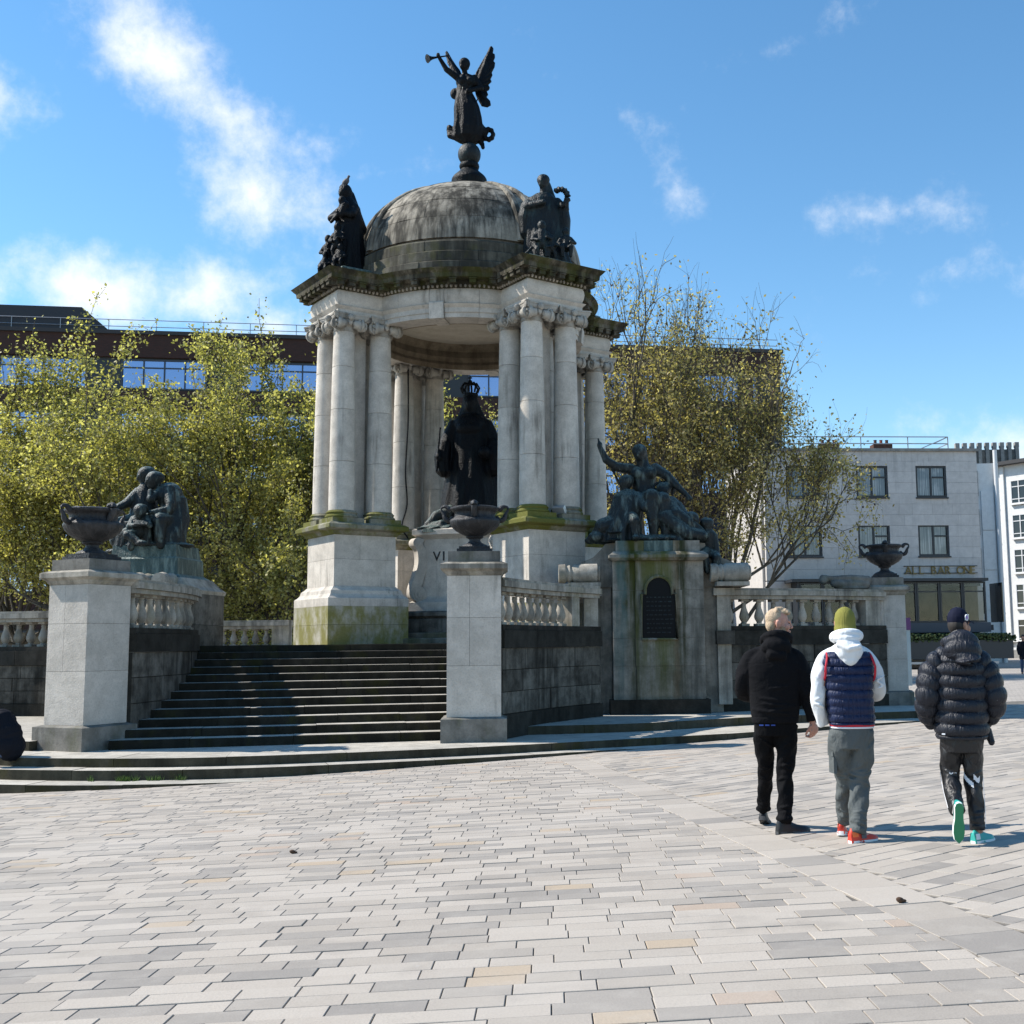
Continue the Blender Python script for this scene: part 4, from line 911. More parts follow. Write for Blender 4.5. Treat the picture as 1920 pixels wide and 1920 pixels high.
def roof_right():
    root = empty('robed_statue', at_pier(1, 10.48, .24), R(6), 'dark bronze robed woman holding a wreath, child at her knee, on the right cornice corner', 'statue')
    mb = MB(); robe(mb, [(1.42, -.06, 0, .15, .13), (1.3, -.08, 0, .30, .19), (1.05, -.05, .02, .36, .24), (.7, -.03, .05, .40, .30), (.3, -.02, .07, .43, .36), (.0, .02, .1, .47, .42)], 10, .09, seed=9)
    mb.cap((-.06, 0, 1.4), (-.06, -.02, 1.56), .08, .075); head(mb, (-.07, -.04, 1.66), .13, R(-25), R(6), bun=False); mb.cap((.0, .08, 1.62), (.1, .1, 1.34), .1, .1)
    robe(mb, [(1.22, -.36, 0, .12, .14), (.95, -.42, .02, .12, .18), (.6, -.42, .04, .08, .14), (.52, -.42, .04, .03, .05)], 6, .1, 40, seed=12); robe(mb, [(1.2, .30, 0, .1, .14), (.9, .34, .02, .11, .18), (.5, .34, .04, .09, .14), (.42, .33, .04, .03, .05)], 6, .1, 40, seed=14)
    limb(mb, [(-.32, 0, 1.24), (-.36, -.12, 1.12), (-.08, -.28, 1.15)], [.12, .09, .06]); limb(mb, [(.2, 0, 1.25), (.34, -.08, 1.1), (.36, -.15, 1.28)], [.11, .08, .05])
    child(mb, -.12, -.42, .02, .66); child(mb, .06, -.45, 0, .42); child(mb, .33, -.32, .02, .58, seat=True); limb(mb, [(-.25, -.4, .25), (-.45, -.5, 0)], [.03, .03])
    part('body', sculpt(mb, .02, 1), 'bronze_dark', root)
    mb = MB(); mb.tube([(.25 + .13 * math.cos(R(a)), -.18, 1.30 + .16 * math.sin(R(a))) for a in range(-100, 150, 12)], [.045 + .02 * (k % 2) for k in range(21)], 7); obj('wreath', mb, 'bronze_dark', root, smooth=60); root.scale = (1.28, 1.2, 1.22)
roof_right()
def roof_back():
    root = empty('scales_statue', at_pier(2, 10.48), R(40), 'green-headed bronze figure half hidden behind the dome on the far cornice', 'statue')
    mb = MB(); robe(mb, [(1.35, 0, 0, .15, .15), (1.2, 0, 0, .28, .2), (.9, 0, .02, .34, .26), (.5, 0, -.1, .42, .44), (0, 0, -.12, .48, .52)], 9, .1, seed=17); head(mb, (0, -.04, 1.55), .15, R(30)); mb.ell((0, .02, 1.62), (.17, .19, .14)); mb.cap((0, 0, 1.3), (0, 0, 1.5), .09, .08)
    limb(mb, [(.26, 0, 1.22), (.50, -.1, 1.15), (.60, -.14, .82)], [.11, .09, .05]); limb(mb, [(-.26, 0, 1.22), (-.4, -.2, .9), (-.2, -.4, .7)], [.11, .09, .05])
    part('body', sculpt(mb, .022, 1), 'bronze_green', root)
    mb = MB(); mb.tube([(.60, -.14, .80), (.60, -.14, .12)], .008, 5); mb.lathe([(.02, .0), (.10, .02), (.13, .06), (.13, .07), (.02, .05)], 14, c=(.60, -.14, .0)); obj('scale_pan', mb, 'bronze_black', root)
roof_back()
def group_right():
    root = empty('bronze_group', (1.42, 25.75, 3.73), 0, 'dark green bronze group with a seated man flinging one arm up, on the streaked plinth', 'statue')
    mb = MB(); k = 1
    # standing-seated man
    robe(mb, [(1.64, -.10, .1, .18, .15), (1.5, -.12, .1, .27, .18), (1.25, -.10, .1, .23, .17), (1.0, -.06, .08, .24, .2), (.85, -.05, .05, .3, .28)], 7, .04); mb.ell((-.24, -.0, 1.52), (.14, .13, .13)); mb.ell((.02, -.0, 1.52), (.14, .13, .13))
    mb.cap((-.14, .06, 1.62), (-.18, .0, 1.82), .09, .085); head(mb, (-.19, -.02, 1.95), .165, R(-15), R(14)); robe(mb, [(2.0, -.17, .06, .14, .13), (1.8, -.10, .1, .10, .1), (1.55, -.04, .02, .08, .1), (1.4, -.02, -.04, .04, .05)], 6, .08, 32)
    limb(mb, [(-.36, .06, 1.62), (-.66, -.04, 1.66), (-.86, -.10, 1.80), (-.98, -.12, 2.06)], [.13, .105, .085, .055]); mb.ell((-.99, -.12, 2.12), (.06, .06, .08)); limb(mb, [(-1.0, -.13, 2.15), (-1.02, -.14, 2.26)], [.03, .02]); limb(mb, [(-.9, -.1, 1.9), (-.62, .1, 1.38)], [.025, .025])
    limb(mb, [(.14, .06, 1.62), (.36, -.02, 1.46), (.54, -.08, 1.24), (.78, -.14, .98)], [.13, .11, .09, .05]); mb.ell((.80, -.15, .94), (.07, .05, .05))
    limb(mb, [(-.05, 0, .92), (.02, -.42, .96), (.04, -.46, .5), (.06, -.42, .1)], [.22, .17, .13, .09]); limb(mb, [(.06, 0, .92), (.24, -.36, .9), (.28, -.4, .4), (.3, -.42, .08)], [.2, .17, .13, .09]); mb.ell((.06, -.52, .06), (.08, .16, .06)); mb.ell((.3, -.54, .06), (.08, .16, .06))
    # woman in a hood, seen from behind her shoulder
    head(mb, (-.48, -.18, 1.28), .155, R(-50), R(10)); mb.ell((-.47, -.10, 1.34), (.16, .17, .14)); robe(mb, [(1.14, -.44, -.16, .14, .13), (1.0, -.44, -.18, .3, .24), (.75, -.46, -.2, .34, .30), (.45, -.54, -.22, .38, .36), (.2, -.62, -.22, .46, .4), (.0, -.62, -.22, .5, .42)], 9, .1, seed=23)
    limb(mb, [(-.24, -.24, .98), (-.12, -.48, .72), (-.02, -.5, .86)], [.12, .1, .06]); limb(mb, [(-.66, -.26, .42), (-.92, -.34, .34), (-1.10, -.3, .14)], [.24, .2, .12]); limb(mb, [(-.36, -.5, .5), (-.34, -.62, .42), (-.31, -.62, .08)], [.13, .12, .08]); mb.ell((-.32, -.74, .06), (.08, .17, .07)); mb.ell((-1.06, -.34, .12), (.2, .2, .13)); mb.ell((-1.2, -.3, .06), (.12, .12, .08))
    # crouching companion, wheel, cloth and gear
    head(mb, (.30, -.12, 1.12), .14, R(20)); mb.ell((.29, -.05, 1.18), (.16, .16, .14)); robe(mb, [(1.0, .33, -.08, .16, .14), (.85, .42, -.1, .24, .2), (.6, .52, -.14, .28, .26), (.3, .6, -.18, .36, .32), (.0, .62, -.2, .46, .4)], 8, .1, seed=27)
    limb(mb, [(.36, -.2, .85), (.5, -.4, .6), (.74, -.42, .42), (.98, -.38, .22)], [.15, .14, .13, .1]); limb(mb, [(.3, -.4, .5), (.7, -.5, .16), (1.0, -.45, .12)], [.2, .17, .13])
    mb.ell((.0, -.1, .06), (1.0, .55, .12))
    part('main_figures', sculpt(mb, .019, 1), 'bronze_green', root)
    mb = MB(); mb.tube([(.28 + .2 * math.cos(R(a)), -.0, 1.14 + .2 * math.sin(R(a))) for a in range(-30, 230, 12)], .03, 7); obj('wheel', mb, 'bronze_dark', root, smooth=60)
    mb = MB(); head(mb, (.82, -.36, .46), .15, R(60), R(15)); mb.ell((.80, -.30, .52), (.17, .18, .13)); mb.cap((.74, -.28, .1), (.78, -.3, .32), .2, .13)
    part('curly_head', sculpt(mb, .02, 1), 'bronze_green', root)
    mb = MB(); head(mb, (1.12, -.30, .36), .13, R(70), R(12)); mb.ell((1.13, -.26, .42), (.14, .15, .1)); mb.cap((1.16, -.2, -.12), (1.14, -.26, .16), .19, .15); limb(mb, [(1.26, -.3, .12), (1.30, -.34, -.2), (1.22, -.46, -.5)], [.08, .07, .045]); limb(mb, [(1.1, -.3, -.2), (1.02, -.5, -.3), (1.1, -.5, -.62)], [.13, .11, .07]); limb(mb, [(1.24, -.3, -.25), (1.28, -.46, -.35), (1.32, -.46, -.8)], [.13, .1, .07]); mb.ell((1.34, -.52, -.86), (.07, .13, .06))
    part('sitting_boy', sculpt(mb, .02, 1), 'bronze_green', root)
    mb = MB(); mb.lathe([(.13, .0), (.15, .02), (.07, .06), (.06, .15), (.16, .17), (.16, .19)], 20, c=(-.74, -.55, .02)); obj('goblet', mb, 'bronze_dark', root, smooth=40); root.scale = (1.12, 1.1, 1.06)
group_right()
def group_left():
    root = empty('bronze_group', (-9.4, 25.0, 3.70), 0, 'dark green bronze group of two seated elders and a reading child, behind the left urn', 'statue')
    mb = MB()
    head(mb, (-.37, .12, 1.60), .175, R(-60), R(14)); mb.ell((-.33, .18, 1.64), (.19, .21, .19)); robe(mb, [(1.42, -.34, .14, .13, .14), (1.25, -.36, .14, .24, .2), (1.0, -.37, .14, .28, .24), (.7, -.36, .12, .34, .3), (.5, -.36, .08, .4, .36)], 8, .06, seed=31)
    limb(mb, [(-.5, .08, 1.22), (-.66, -.08, .98), (-.84, -.22, .84), (-.98, -.3, .80)], [.13, .11, .09, .05]); mb.ell((-1.0, -.32, .76), (.08, .06, .05))
    limb(mb, [(-.36, .05, .6), (-.80, -.14, .48), (-.84, -.16, .16), (-.74, -.18, -.08)], [.24, .19, .15, .1]); robe(mb, [(.55, -.52, -.18, .3, .2), (.3, -.55, -.2, .3, .22), (.0, -.6, -.2, .28, .22), (-.1, -.62, -.2, .22, .2)], 7, .12, 48, seed=33); mb.ell((-.82, -.28, -.1), (.2, .11, .06))
    head(mb, (-.10, -.10, 1.46), .175, R(-55), R(16)); mb.ell((-.06, -.03, 1.54), (.18, .2, .14)); mb.ell((.22, .02, 1.14), (.30, .28, .30)); mb.ell((.34, .06, .92), (.26, .28, .34)); robe(mb, [(1.1, .28, .05, .3, .26), (.8, .34, .05, .30, .28), (.55, .34, .0, .34, .34), (.3, .26, -.1, .4, .36), (.02, .24, -.12, .42, .36)], 8, .07, seed=36)
    limb(mb, [(.26, -.14, 1.24), (.36, -.28, .92), (.34, -.32, .80), (.06, -.48, .72)], [.15, .12, .11, .06]); mb.ell((.03, -.5, .72), (.08, .07, .05)); limb(mb, [(.05, -.1, 1.2), (-.06, -.3, 1.04), (-.08, -.3, 1.2)], [.12, .1, .06])
    limb(mb, [(.3, -.1, .56), (.22, -.5, .54), (.24, -.52, .2), (.26, -.5, 0)], [.22, .17, .12, .09]); limb(mb, [(-.16, -.1, .56), (-.1, -.44, .52), (-.05, -.44, .1)], [.22, .17, .12])
    mb.ell((0, -.05, .03), (.85, .5, .08))
    part('elders', sculpt(mb, .019, 1), 'bronze_green', root)
    mb = MB(); head(mb, (-.16, -.62, .70), .15, R(15), R(40)); mb.ell((-.17, -.55, .78), (.155, .16, .12)); mb.cap((-.22, -.5, .34), (-.2, -.5, .56), .19, .16); limb(mb, [(-.34, -.52, .56), (-.36, -.66, .4), (-.12, -.76, .42)], [.09, .075, .05]); limb(mb, [(-.06, -.52, .56), (.06, -.66, .42), (-.02, -.78, .46)], [.09, .075, .05])
    limb(mb, [(-.26, -.5, .3), (-.44, -.66, .26), (-.18, -.74, .1)], [.13, .11, .08]); limb(mb, [(-.2, -.5, .28), (-.34, -.8, .2), (-.04, -.84, .02)], [.12, .1, .07]); mb.ell((-.02, -.86, .02), (.13, .08, .07)); mb.ell((-.3, -.7, -.02), (.08, .08, .12))
    part('reading_child', sculpt(mb, .02, 1), 'bronze_green', root)
    mb = MB(); M4 = Matrix.Translation((-.05, -.82, .46)) @ Euler((R(35), 0, R(10))).to_matrix().to_4x4(); mb.box(None, (.26, .18, .03), M=M4); obj('book', mb, 'bronze_dark', root)
group_left()
# a bronze helmet-like trophy lying by the far right urn
tr = empty('lying_ornament', (6.2, 27.35, 2.75), R(10), 'dark carved stone ornament lying on the rail beside the far urn', 'ornament')
mb = MB(); limb(mb, [(-.62, 0, .26), (-.4, 0, .24), (.1, 0, .26), (.5, 0, .22)], [.08, .07, .08, .1]); limb(mb, [(-.35, -.05, .12), (.0, -.05, .1), (.45, 0, .1)], [.1, .11, .12]); mb.ell((-.6, 0, .2), (.12, .1, .1)); mb.ell((.1, 0, .02), (.45, .16, .06))
part('carving', sculpt(mb, .02, 1), 'stone_base', tr)
# floodlight and a cable on the pedestals
fl = empty('floodlight', (-.62, 25.92, 4.33), R(-25), 'small silver floodlight on the ledge beside the right columns', 'light')
simple('silver', (.5, .5, .5), .4, .6); simple('glass_lamp', (.2, .22, .24), .1)
mb = MB(); mb.box(None, (.30, .12, .2), M=Matrix.Translation((0, 0, .2)) @ Euler((R(35), 0, 0)).to_matrix().to_4x4()); obj('housing', mb, 'silver', fl)
mb = MB(); mb.box((0, 0, .05), (.05, .06, .12)); obj('bracket', mb, 'iron_black', fl)
ca_, sa_ = math.cos(AL), math.sin(AL)
cx_, cy_ = OX + RP * sa_ , OY + RP * -ca_
bl = (OX - RP * sa_, OY + RP * ca_)
mb = MB(); pts = catmull([(bl[0] + .05, bl[1] - .95, 9.0), (bl[0] + .06, bl[1] - .95, 7.6), (bl[0] + .0, bl[1] - .96, 6.2), (bl[0] + .05, bl[1] - .97, 5.3), (bl[0] - .08, bl[1] - 1.0, 4.7), (bl[0] + .1, bl[1] - 1.05, 4.36)], 6); mb.tube(pts, .022, 6)
tag(obj('cable', mb, 'iron_black'), 'thin black cable hanging between the rear left columns', 'cable')
# ------------------------------------------------------------------ trees
def leaf_mat(name, a, b, c3):
    m, t, bs, o = newmat(name)
    g = t.n('ShaderNodeNewGeometry'); cr = t.n('ShaderNodeValToRGB'); t.set(cr.inputs[0], g.outputs['Random Per Island'])
    for e, (p, c) in zip(cr.color_ramp.elements, ((0, a), (1, b))): e.position = p; e.color = (*c, 1)
    e = cr.color_ramp.elements.new(.55); e.color = (*c3, 1)
    t.set(bs.inputs['Base Color'], cr.outputs[0]); bs.inputs['Roughness'].default_value = .55; bs.inputs['Specular IOR Level'].default_value = .4
    tr_ = t.n('ShaderNodeBsdfTranslucent'); t.set(tr_.inputs[0], t.mix(1.0, cr.outputs[0], (1.25, 1.3, .6), 'MULTIPLY'))
    mx = t.n('ShaderNodeMixShader', {0: .55}); m.node_tree.links.new(bs.outputs[0], mx.inputs[1]); m.node_tree.links.new(tr_.outputs[0], mx.inputs[2]); m.node_tree.links.new(mx.outputs[0], o.inputs[0])
leaf_mat('leaf_green', (.15, .14, .04), (.60, .55, .27), (.35, .325, .12))
leaf_mat('leaf_olive', (.18, .145, .055), (.62, .52, .30), (.38, .315, .14))
simple('bark', (.05, .042, .032), .9, alt=(.10, .088, .068), nscale=5, bumpk=.6)
simple('seed_pod', (.10, .06, .05), .8, noise=.3)
def grow(seed, H, rad, spread, trunk_h, nlimb, levels, leaves, leaf_size, sparse_top=0.0, droop=0.0, pods=0, thick=1.0, low=.35):
    rg = random.Random(seed); segs = []; tips = []
    def branch(p, d, L, r, lv):
        n = 4 if lv < 2 else 3; pts = [p]; q = p.copy(); dd = d.copy()
        for k in range(n):
            dd = (dd + Vector((rg.uniform(-1, 1), rg.uniform(-1, 1), rg.uniform(-.7, .9) + (.25 if lv < 3 else -droop))) * (.16 + .05 * lv)).normalized(); q = q + dd * (L / n); pts.append(q.copy())
        segs.append((pts, r, r * .55, lv))
        if lv >= levels: tips.append((pts, dd)); return
        m = 3 if lv == 0 else rg.choice((3, 4, 4)) if lv < levels - 1 else rg.choice((4, 5))
        for j in range(m):
            t_ = rg.uniform(.35, 1.0) if j else 1.0; i = min(n - 1, int(t_ * n)); b = pts[i].lerp(pts[min(n, i + 1)], t_ * n - i)
            ax = Vector((rg.uniform(-1, 1), rg.uniform(-1, 1), rg.uniform(-.25, .65))).normalized(); nd = (dd * .75 + ax * rg.uniform(.55, .95)).normalized()
            branch(b, nd, L * rg.uniform(.55, .78), r * rg.uniform(.45, .6), lv + 1)
    trunk = [Vector((0, 0, 0))]
    for k in range(5): trunk.append(trunk[-1] + Vector((rg.uniform(-.12, .12), rg.uniform(-.12, .12), trunk_h / 5)))
    r0_ = H * .020 * thick; segs.append((trunk, r0_ * 1.3, r0_, 0))
    for k in range(nlimb):
        a = 2 * math.pi * (k + rg.uniform(-.3, .3)) / nlimb; el = rg.uniform(low, 1.25); d = Vector((math.cos(a) * math.cos(el) * spread, math.sin(a) * math.cos(el) * spread, math.sin(el))).normalized()
        hgt = trunk[rg.choice((3, 4, 5, 5))]; branch(hgt, d, (H - trunk_h) * rg.uniform(.36, .50), r0_ * rg.uniform(.5, .7), 1)
    tipsP = np.array([tuple(q[0][-1]) for q in tips]); r95 = np.percentile(np.hypot(tipsP[:, 0], tipsP[:, 1]), 93); z99 = np.percentile(tipsP[:, 2], 99)
    fx, fz = rad / r95, H / z99       # fit the crown to the wanted radius and height
    fit = lambda v: Vector((v.x * fx, v.y * fx, v.z * fz))
    segs = [([fit(v) for v in pts], ra, rb, lv) for pts, ra, rb, lv in segs]; tips = [([fit(v) for v in pts], d) for pts, d in tips]
    wood = MB()
    for pts, ra, rb, lv in segs:
        n = len(pts); wood.tube(pts, [ra + (rb - ra) * k / (n - 1) for k in range(n)], 8 if lv == 0 else 5 if lv < 3 else 3, caps=False)
    zmax = max(p[-1].z for p, _ in tips); tip_pts = []
    inner = [s_[0] for s_ in segs if s_[3] == levels - 1]
    for pts, d in tips + [(q, None) for q in inner]:
        for k in range(len(pts) - 1): tip_pts += [pts[k].lerp(pts[k + 1], f) for f in (.2, .6, 1.0)]
    T = np.array([tuple(p) for p in tip_pts]); rn = np.random.default_rng(seed)
    dens = np.clip(1.0 - sparse_top * np.clip((T[:, 2] / zmax - .55) / .45, 0, 1), .04, 1); dens /= dens.sum()
    idx = rn.choice(len(T), leaves, p=dens); c = T[idx] + rn.normal(0, leaf_size * 2.1, (leaves, 3))
    u = rn.normal(size=(leaves, 3)); u /= np.linalg.norm(u, axis=1)[:, None]; v = rn.normal(size=(leaves, 3)); v -= (v * u).sum(1)[:, None] * u; v /= np.linalg.norm(v, axis=1)[:, None]
    sz = leaf_size * rn.uniform(.55, 1.15, leaves)[:, None]; V = np.stack([c - u * sz, c - v * sz * .62 + u * sz * .1, c + u * sz, c + v * sz * .62 + u * sz * .1], 1).reshape(-1, 3)
    me = bpy.data.meshes.new('crown'); me.vertices.add(len(V)); me.vertices.foreach_set('co', V.ravel()); me.loops.add(leaves * 4); me.loops.foreach_set('vertex_index', np.arange(leaves * 4)); me.polygons.add(leaves); me.polygons.foreach_set('loop_start', np.arange(leaves) * 4); me.update(calc_edges=True)
    wm = wood.mesh('trunk'); wm.polygons.foreach_set('use_smooth', [True] * len(wm.polygons)); wm.materials.append(MATS['bark'])
    pm_ = None
    if pods:
        pb = MB()
        for i in rn.choice(len(T), pods): pb.ell(Vector(T[i]) - Vector((0, 0, .12)), (.05, .05, .05), seg=6, rings=4)
        pm_ = pb.mesh('seed_balls'); pm_['stuff'] = 1; pm_.materials.append(MATS['seed_pod'])
    return wm, me, pm_
TA = grow(3, 16.0, 5.8, 1.2, 3.2, 14, 4, 54000, .086, thick=.5, low=-.15, droop=.3); TB = grow(8, 16.0, 5.6, 1.15, 3.0, 14, 4, 54000, .086, thick=.5, low=-.15, droop=.3)
TC = grow(15, 19.2, 5.0, .75, 4.6, 11, 5, 21000, .085, low=.1, sparse_top=.9, droop=.2, pods=300, thick=.5); TD = grow(21, 17.8, 5.2, .85, 4.4, 12, 5, 20000, .085, low=.1, sparse_top=.84, droop=.25, pods=300, thick=.45)
for me, m_ in ((TA[1], 'leaf_green'), (TB[1], 'leaf_green'), (TC[1], 'leaf_olive'), (TD[1], 'leaf_olive')): me.materials.append(MATS[m_])
def tree(kind, x, y, z, s, rz, label, group, sz=1.0):
    root = empty('plane_tree', (x, y, z), rz, label, 'tree', group); root.scale = (s, s, s * sz)
    wood = obj('trunk', kind[0], None, root); obj('crown', kind[1], None, root)
    if kind[2]: stuff(obj('seed_balls', kind[2], None, root))
    return root
GRN = -1.2
for k, x, y, s, rz, sz, lab in [(TA, -26.5, 54, 1.08, .3, .97, 'leafy plane tree at the far left edge, rising past the brick roof'), (TB, -21.0, 52, 1.04, 1.9, .96, 'leafy plane tree above the left urn'), (TA, -15.8, 54, 1.08, 3.6, 1.03, 'leafy plane tree behind the left bronze group'),
                                (TB, -11.2, 52, 1.08, 5.0, 1.0, 'leafy plane tree directly left of the canopy columns'), (TA, -5.2, 57, .9, 2.4, .98, 'leafy plane tree glimpsed between the canopy columns')]:
    tree(k, x, y, GRN, s, rz, lab, 'leafy trees behind the monument', sz)
for k, x, y, s, rz, sz, lab in [(TC, 2.6, 50, 1.0, .5, 1.0, 'sparse budding tree just right of the canopy, bare top branches'), (TD, 6.3, 51, 1.0, 2.2, 1.0, 'sparse budding tree with seed balls in front of the pale stone building\'s left end')]:
    tree(k, x, y, GRN, s, rz, lab, 'sparse trees right of the monument', sz)

# ------------------------------------------------------------------ buildings
def brick_mat():
    m, t, bs, o = newmat('brick_red')
    pos = t.n('ShaderNodeTexCoord').outputs['Object']; sp = t.n('ShaderNodeSeparateXYZ'); t.set(sp.inputs[0], pos)
    cb = t.n('ShaderNodeCombineXYZ'); t.set(cb.inputs[0], sp.outputs[0]); t.set(cb.inputs[1], sp.outputs[2])
    b = t.n('ShaderNodeTexBrick', {'Scale': 1.0, 'Mortar Size': .008, 'Brick Width': .23, 'Row Height': .075, 'Color1': (.055, .020, .015, 1), 'Color2': (.035, .015, .012, 1), 'Mortar': (.035, .028, .025, 1)}); t.set(b.inputs['Vector'], cb.outputs[0])
    n = t.noise(pos, .3, 4); t.set(bs.inputs['Base Color'], t.mix(t.math('MULTIPLY', n, .35), b.outputs[0], (.035, .02, .018))); bs.inputs['Roughness'].default_value = .9
brick_mat()
def glass_mat(name, tint, refl, rough=.04):
    m, t, bs, o = newmat(name); t.set(bs.inputs['Base Color'], tint); bs.inputs['Roughness'].default_value = rough; bs.inputs['Metallic'].default_value = refl
    pos = t.n('ShaderNodeNewGeometry').outputs['Position']; bump(t, bs, t.noise(pos, .8, 2), .04, .02)
glass_mat('glass_sky', (.36, .43, .62), .85); glass_mat('glass_dark', (.03, .035, .04), .25, .08)
simple('frame_dark', (.018, .022, .028), .45); simple('frame_blue', (.03, .045, .07), .5); simple('frame_white', (.6, .6, .6), .5)
simple('slate', (.03, .03, .033), .7); simple('rail_grey', (.35, .36, .38), .4, .6); simple('curtain', (.34, .34, .35), .9, alt=(.16, .16, .17), nscale=3)
stone('portland', (.58, .555, .53), (.50, .48, .46), soot=(.17, .16, .155), soot_amt=.4, soot_lo=.5, soot_hi=.75, rnd=.10, bumps=.15)
stone('white_render', (.72, .715, .70), (.64, .635, .62), soot=(.3, .29, .28), soot_amt=.35, soot_lo=.55, soot_hi=.8, rnd=.06, bumps=.1)
stone('concrete', (.32, .31, .29), (.22, .215, .205), soot=(.08, .08, .075), soot_amt=.6, bumps=.2)
simple('brick_stack', (.10, .045, .03), .9, noise=.4, nscale=8); simple('pot_red', (.25, .06, .035), .8)
def window(parent, x0, x1, z0, z1, y, frame, glass, cols=2, transom=None, depth=.18, fw_=.06, sill=None, curtain_=False):
    """recessed frame with bars, panes as its sub-parts (local facade frame: y is outward negative)"""
    mb = MB(); W_, H_ = x1 - x0, z1 - z0
    for cx, cz, dx, dz in ((x0 + fw_ / 2, (z0 + z1) / 2, fw_, H_), (x1 - fw_ / 2, (z0 + z1) / 2, fw_, H_), ((x0 + x1) / 2, z0 + fw_ / 2, W_ - 2 * fw_, fw_), ((x0 + x1) / 2, z1 - fw_ / 2, W_ - 2 * fw_, fw_)): mb.box((cx, y, cz), (dx, .12, dz))
    xs_ = [x0 + fw_ + (W_ - 2 * fw_) * k / cols for k in range(cols + 1)]
    for xx in xs_[1:-1]: mb.box((xx, y, (z0 + z1) / 2), (fw_ * .9, .10, H_ - 2 * fw_))
    if transom:
        for (a, b, zz) in transom: mb.box(((a + b) / 2 * W_ + x0, y, z0 + H_ * zz), ((b - a) * W_ - fw_ * 2, .09, fw_ * .8))
    wn = obj('window', mb, frame, parent)
    for a, b in zip(xs_[:-1], xs_[1:]):
        mb = MB(); mb.box(((a + b) / 2, y + .02, (z0 + z1) / 2), (b - a - fw_ * .6, .012, H_ - 2 * fw_)); obj('pane', mb, glass, wn)
    if sill: mb = MB(); mb.box(((x0 + x1) / 2, y - .12, z0 - .05), (W_ + .1, .2, .08)); obj('sill', mb, sill, wn)
    return wn
# long brick office building
def brick_building():
    A, B = Vector((-46, 70.5, 0)), Vector((13.9, 79.8, 0)); d = (B - A); L = d.length; ang = math.atan2(d.y, d.x)
    root = empty('brick_building', (A.x, A.y, -1.6), ang, 'long dark brick office block with blue windows behind the trees', 'building'); z = lambda v: v + 1.6
    rows = [(-.5, 2.8), (5.0, 7.0), (8.3, 10.3), (11.6, 13.6), (14.9, 16.9), (18.2, 20.4)]
    H = z(21.9)
    mb = MB(); mb.box((L / 2, 6.2, H / 2), (L, 12, H)); obj('wall', mb, 'frame_dark', root)
    zprev = 0
    for (a, b) in rows:       # brick bands between the ribbon windows
        mb = MB(); mb.box((L / 2, .06, (zprev + z(a)) / 2), (L, .3, z(a) - zprev)); obj('brick_band', mb, 'brick_red', root); zprev = z(b)
    mb = MB(); mb.box((L / 2, .06, (zprev + H) / 2), (L, .3, H - zprev)); obj('brick_band', mb, 'brick_red', root)
    mb = MB(); mb.box((L / 2, .1, H + .12), (L + .3, .7, .25)); obj('coping', mb, 'slate', root)
    rg = random.Random(12); n = int(L / 1.5)
    for r, (a, b) in enumerate(rows):
        k = 0
        while k < n - 3:
            cols = 4; x0 = 1.0 + k * 1.5; x1 = x0 + cols * 1.35
            window(root, x0, x1, z(a) + .1, z(b) - .1, .16, 'frame_blue', 'glass_sky' if r > 0 else 'glass_dark', cols, [(0, 1, .72)], fw_=.10); k += 5
    mb = MB()
    for x in range(0, int(L), 3): mb.tube([(x, .6, H + .2), (x, .6, H + 1.15)], .03, 5)
    for zz in (.7, 1.15): mb.tube([(0, .6, H + zz), (L, .6, H + zz)], .028, 5)
    obj('roof_rail', mb, 'rail_grey', root)
    mb = MB(); mb.loft([[(0, .5, H), (15.5, .5, H), (15.5, 8, H), (0, 8, H)], [(0, .9, H + 2.0), (13.2, .9, H + 2.0), (13.2, 7.6, H + 2.0), (0, 7.6, H + 2.0)]]); obj('plant_room', mb, 'slate', root)
    for x in (10.6,):
        for q in range(3): mb = MB(); mb.box((L - x + q * 4, -.02, H / 2), (1.0, .2, H - .3)); obj('brick_pier', mb, 'brick_red', root)
brick_building()
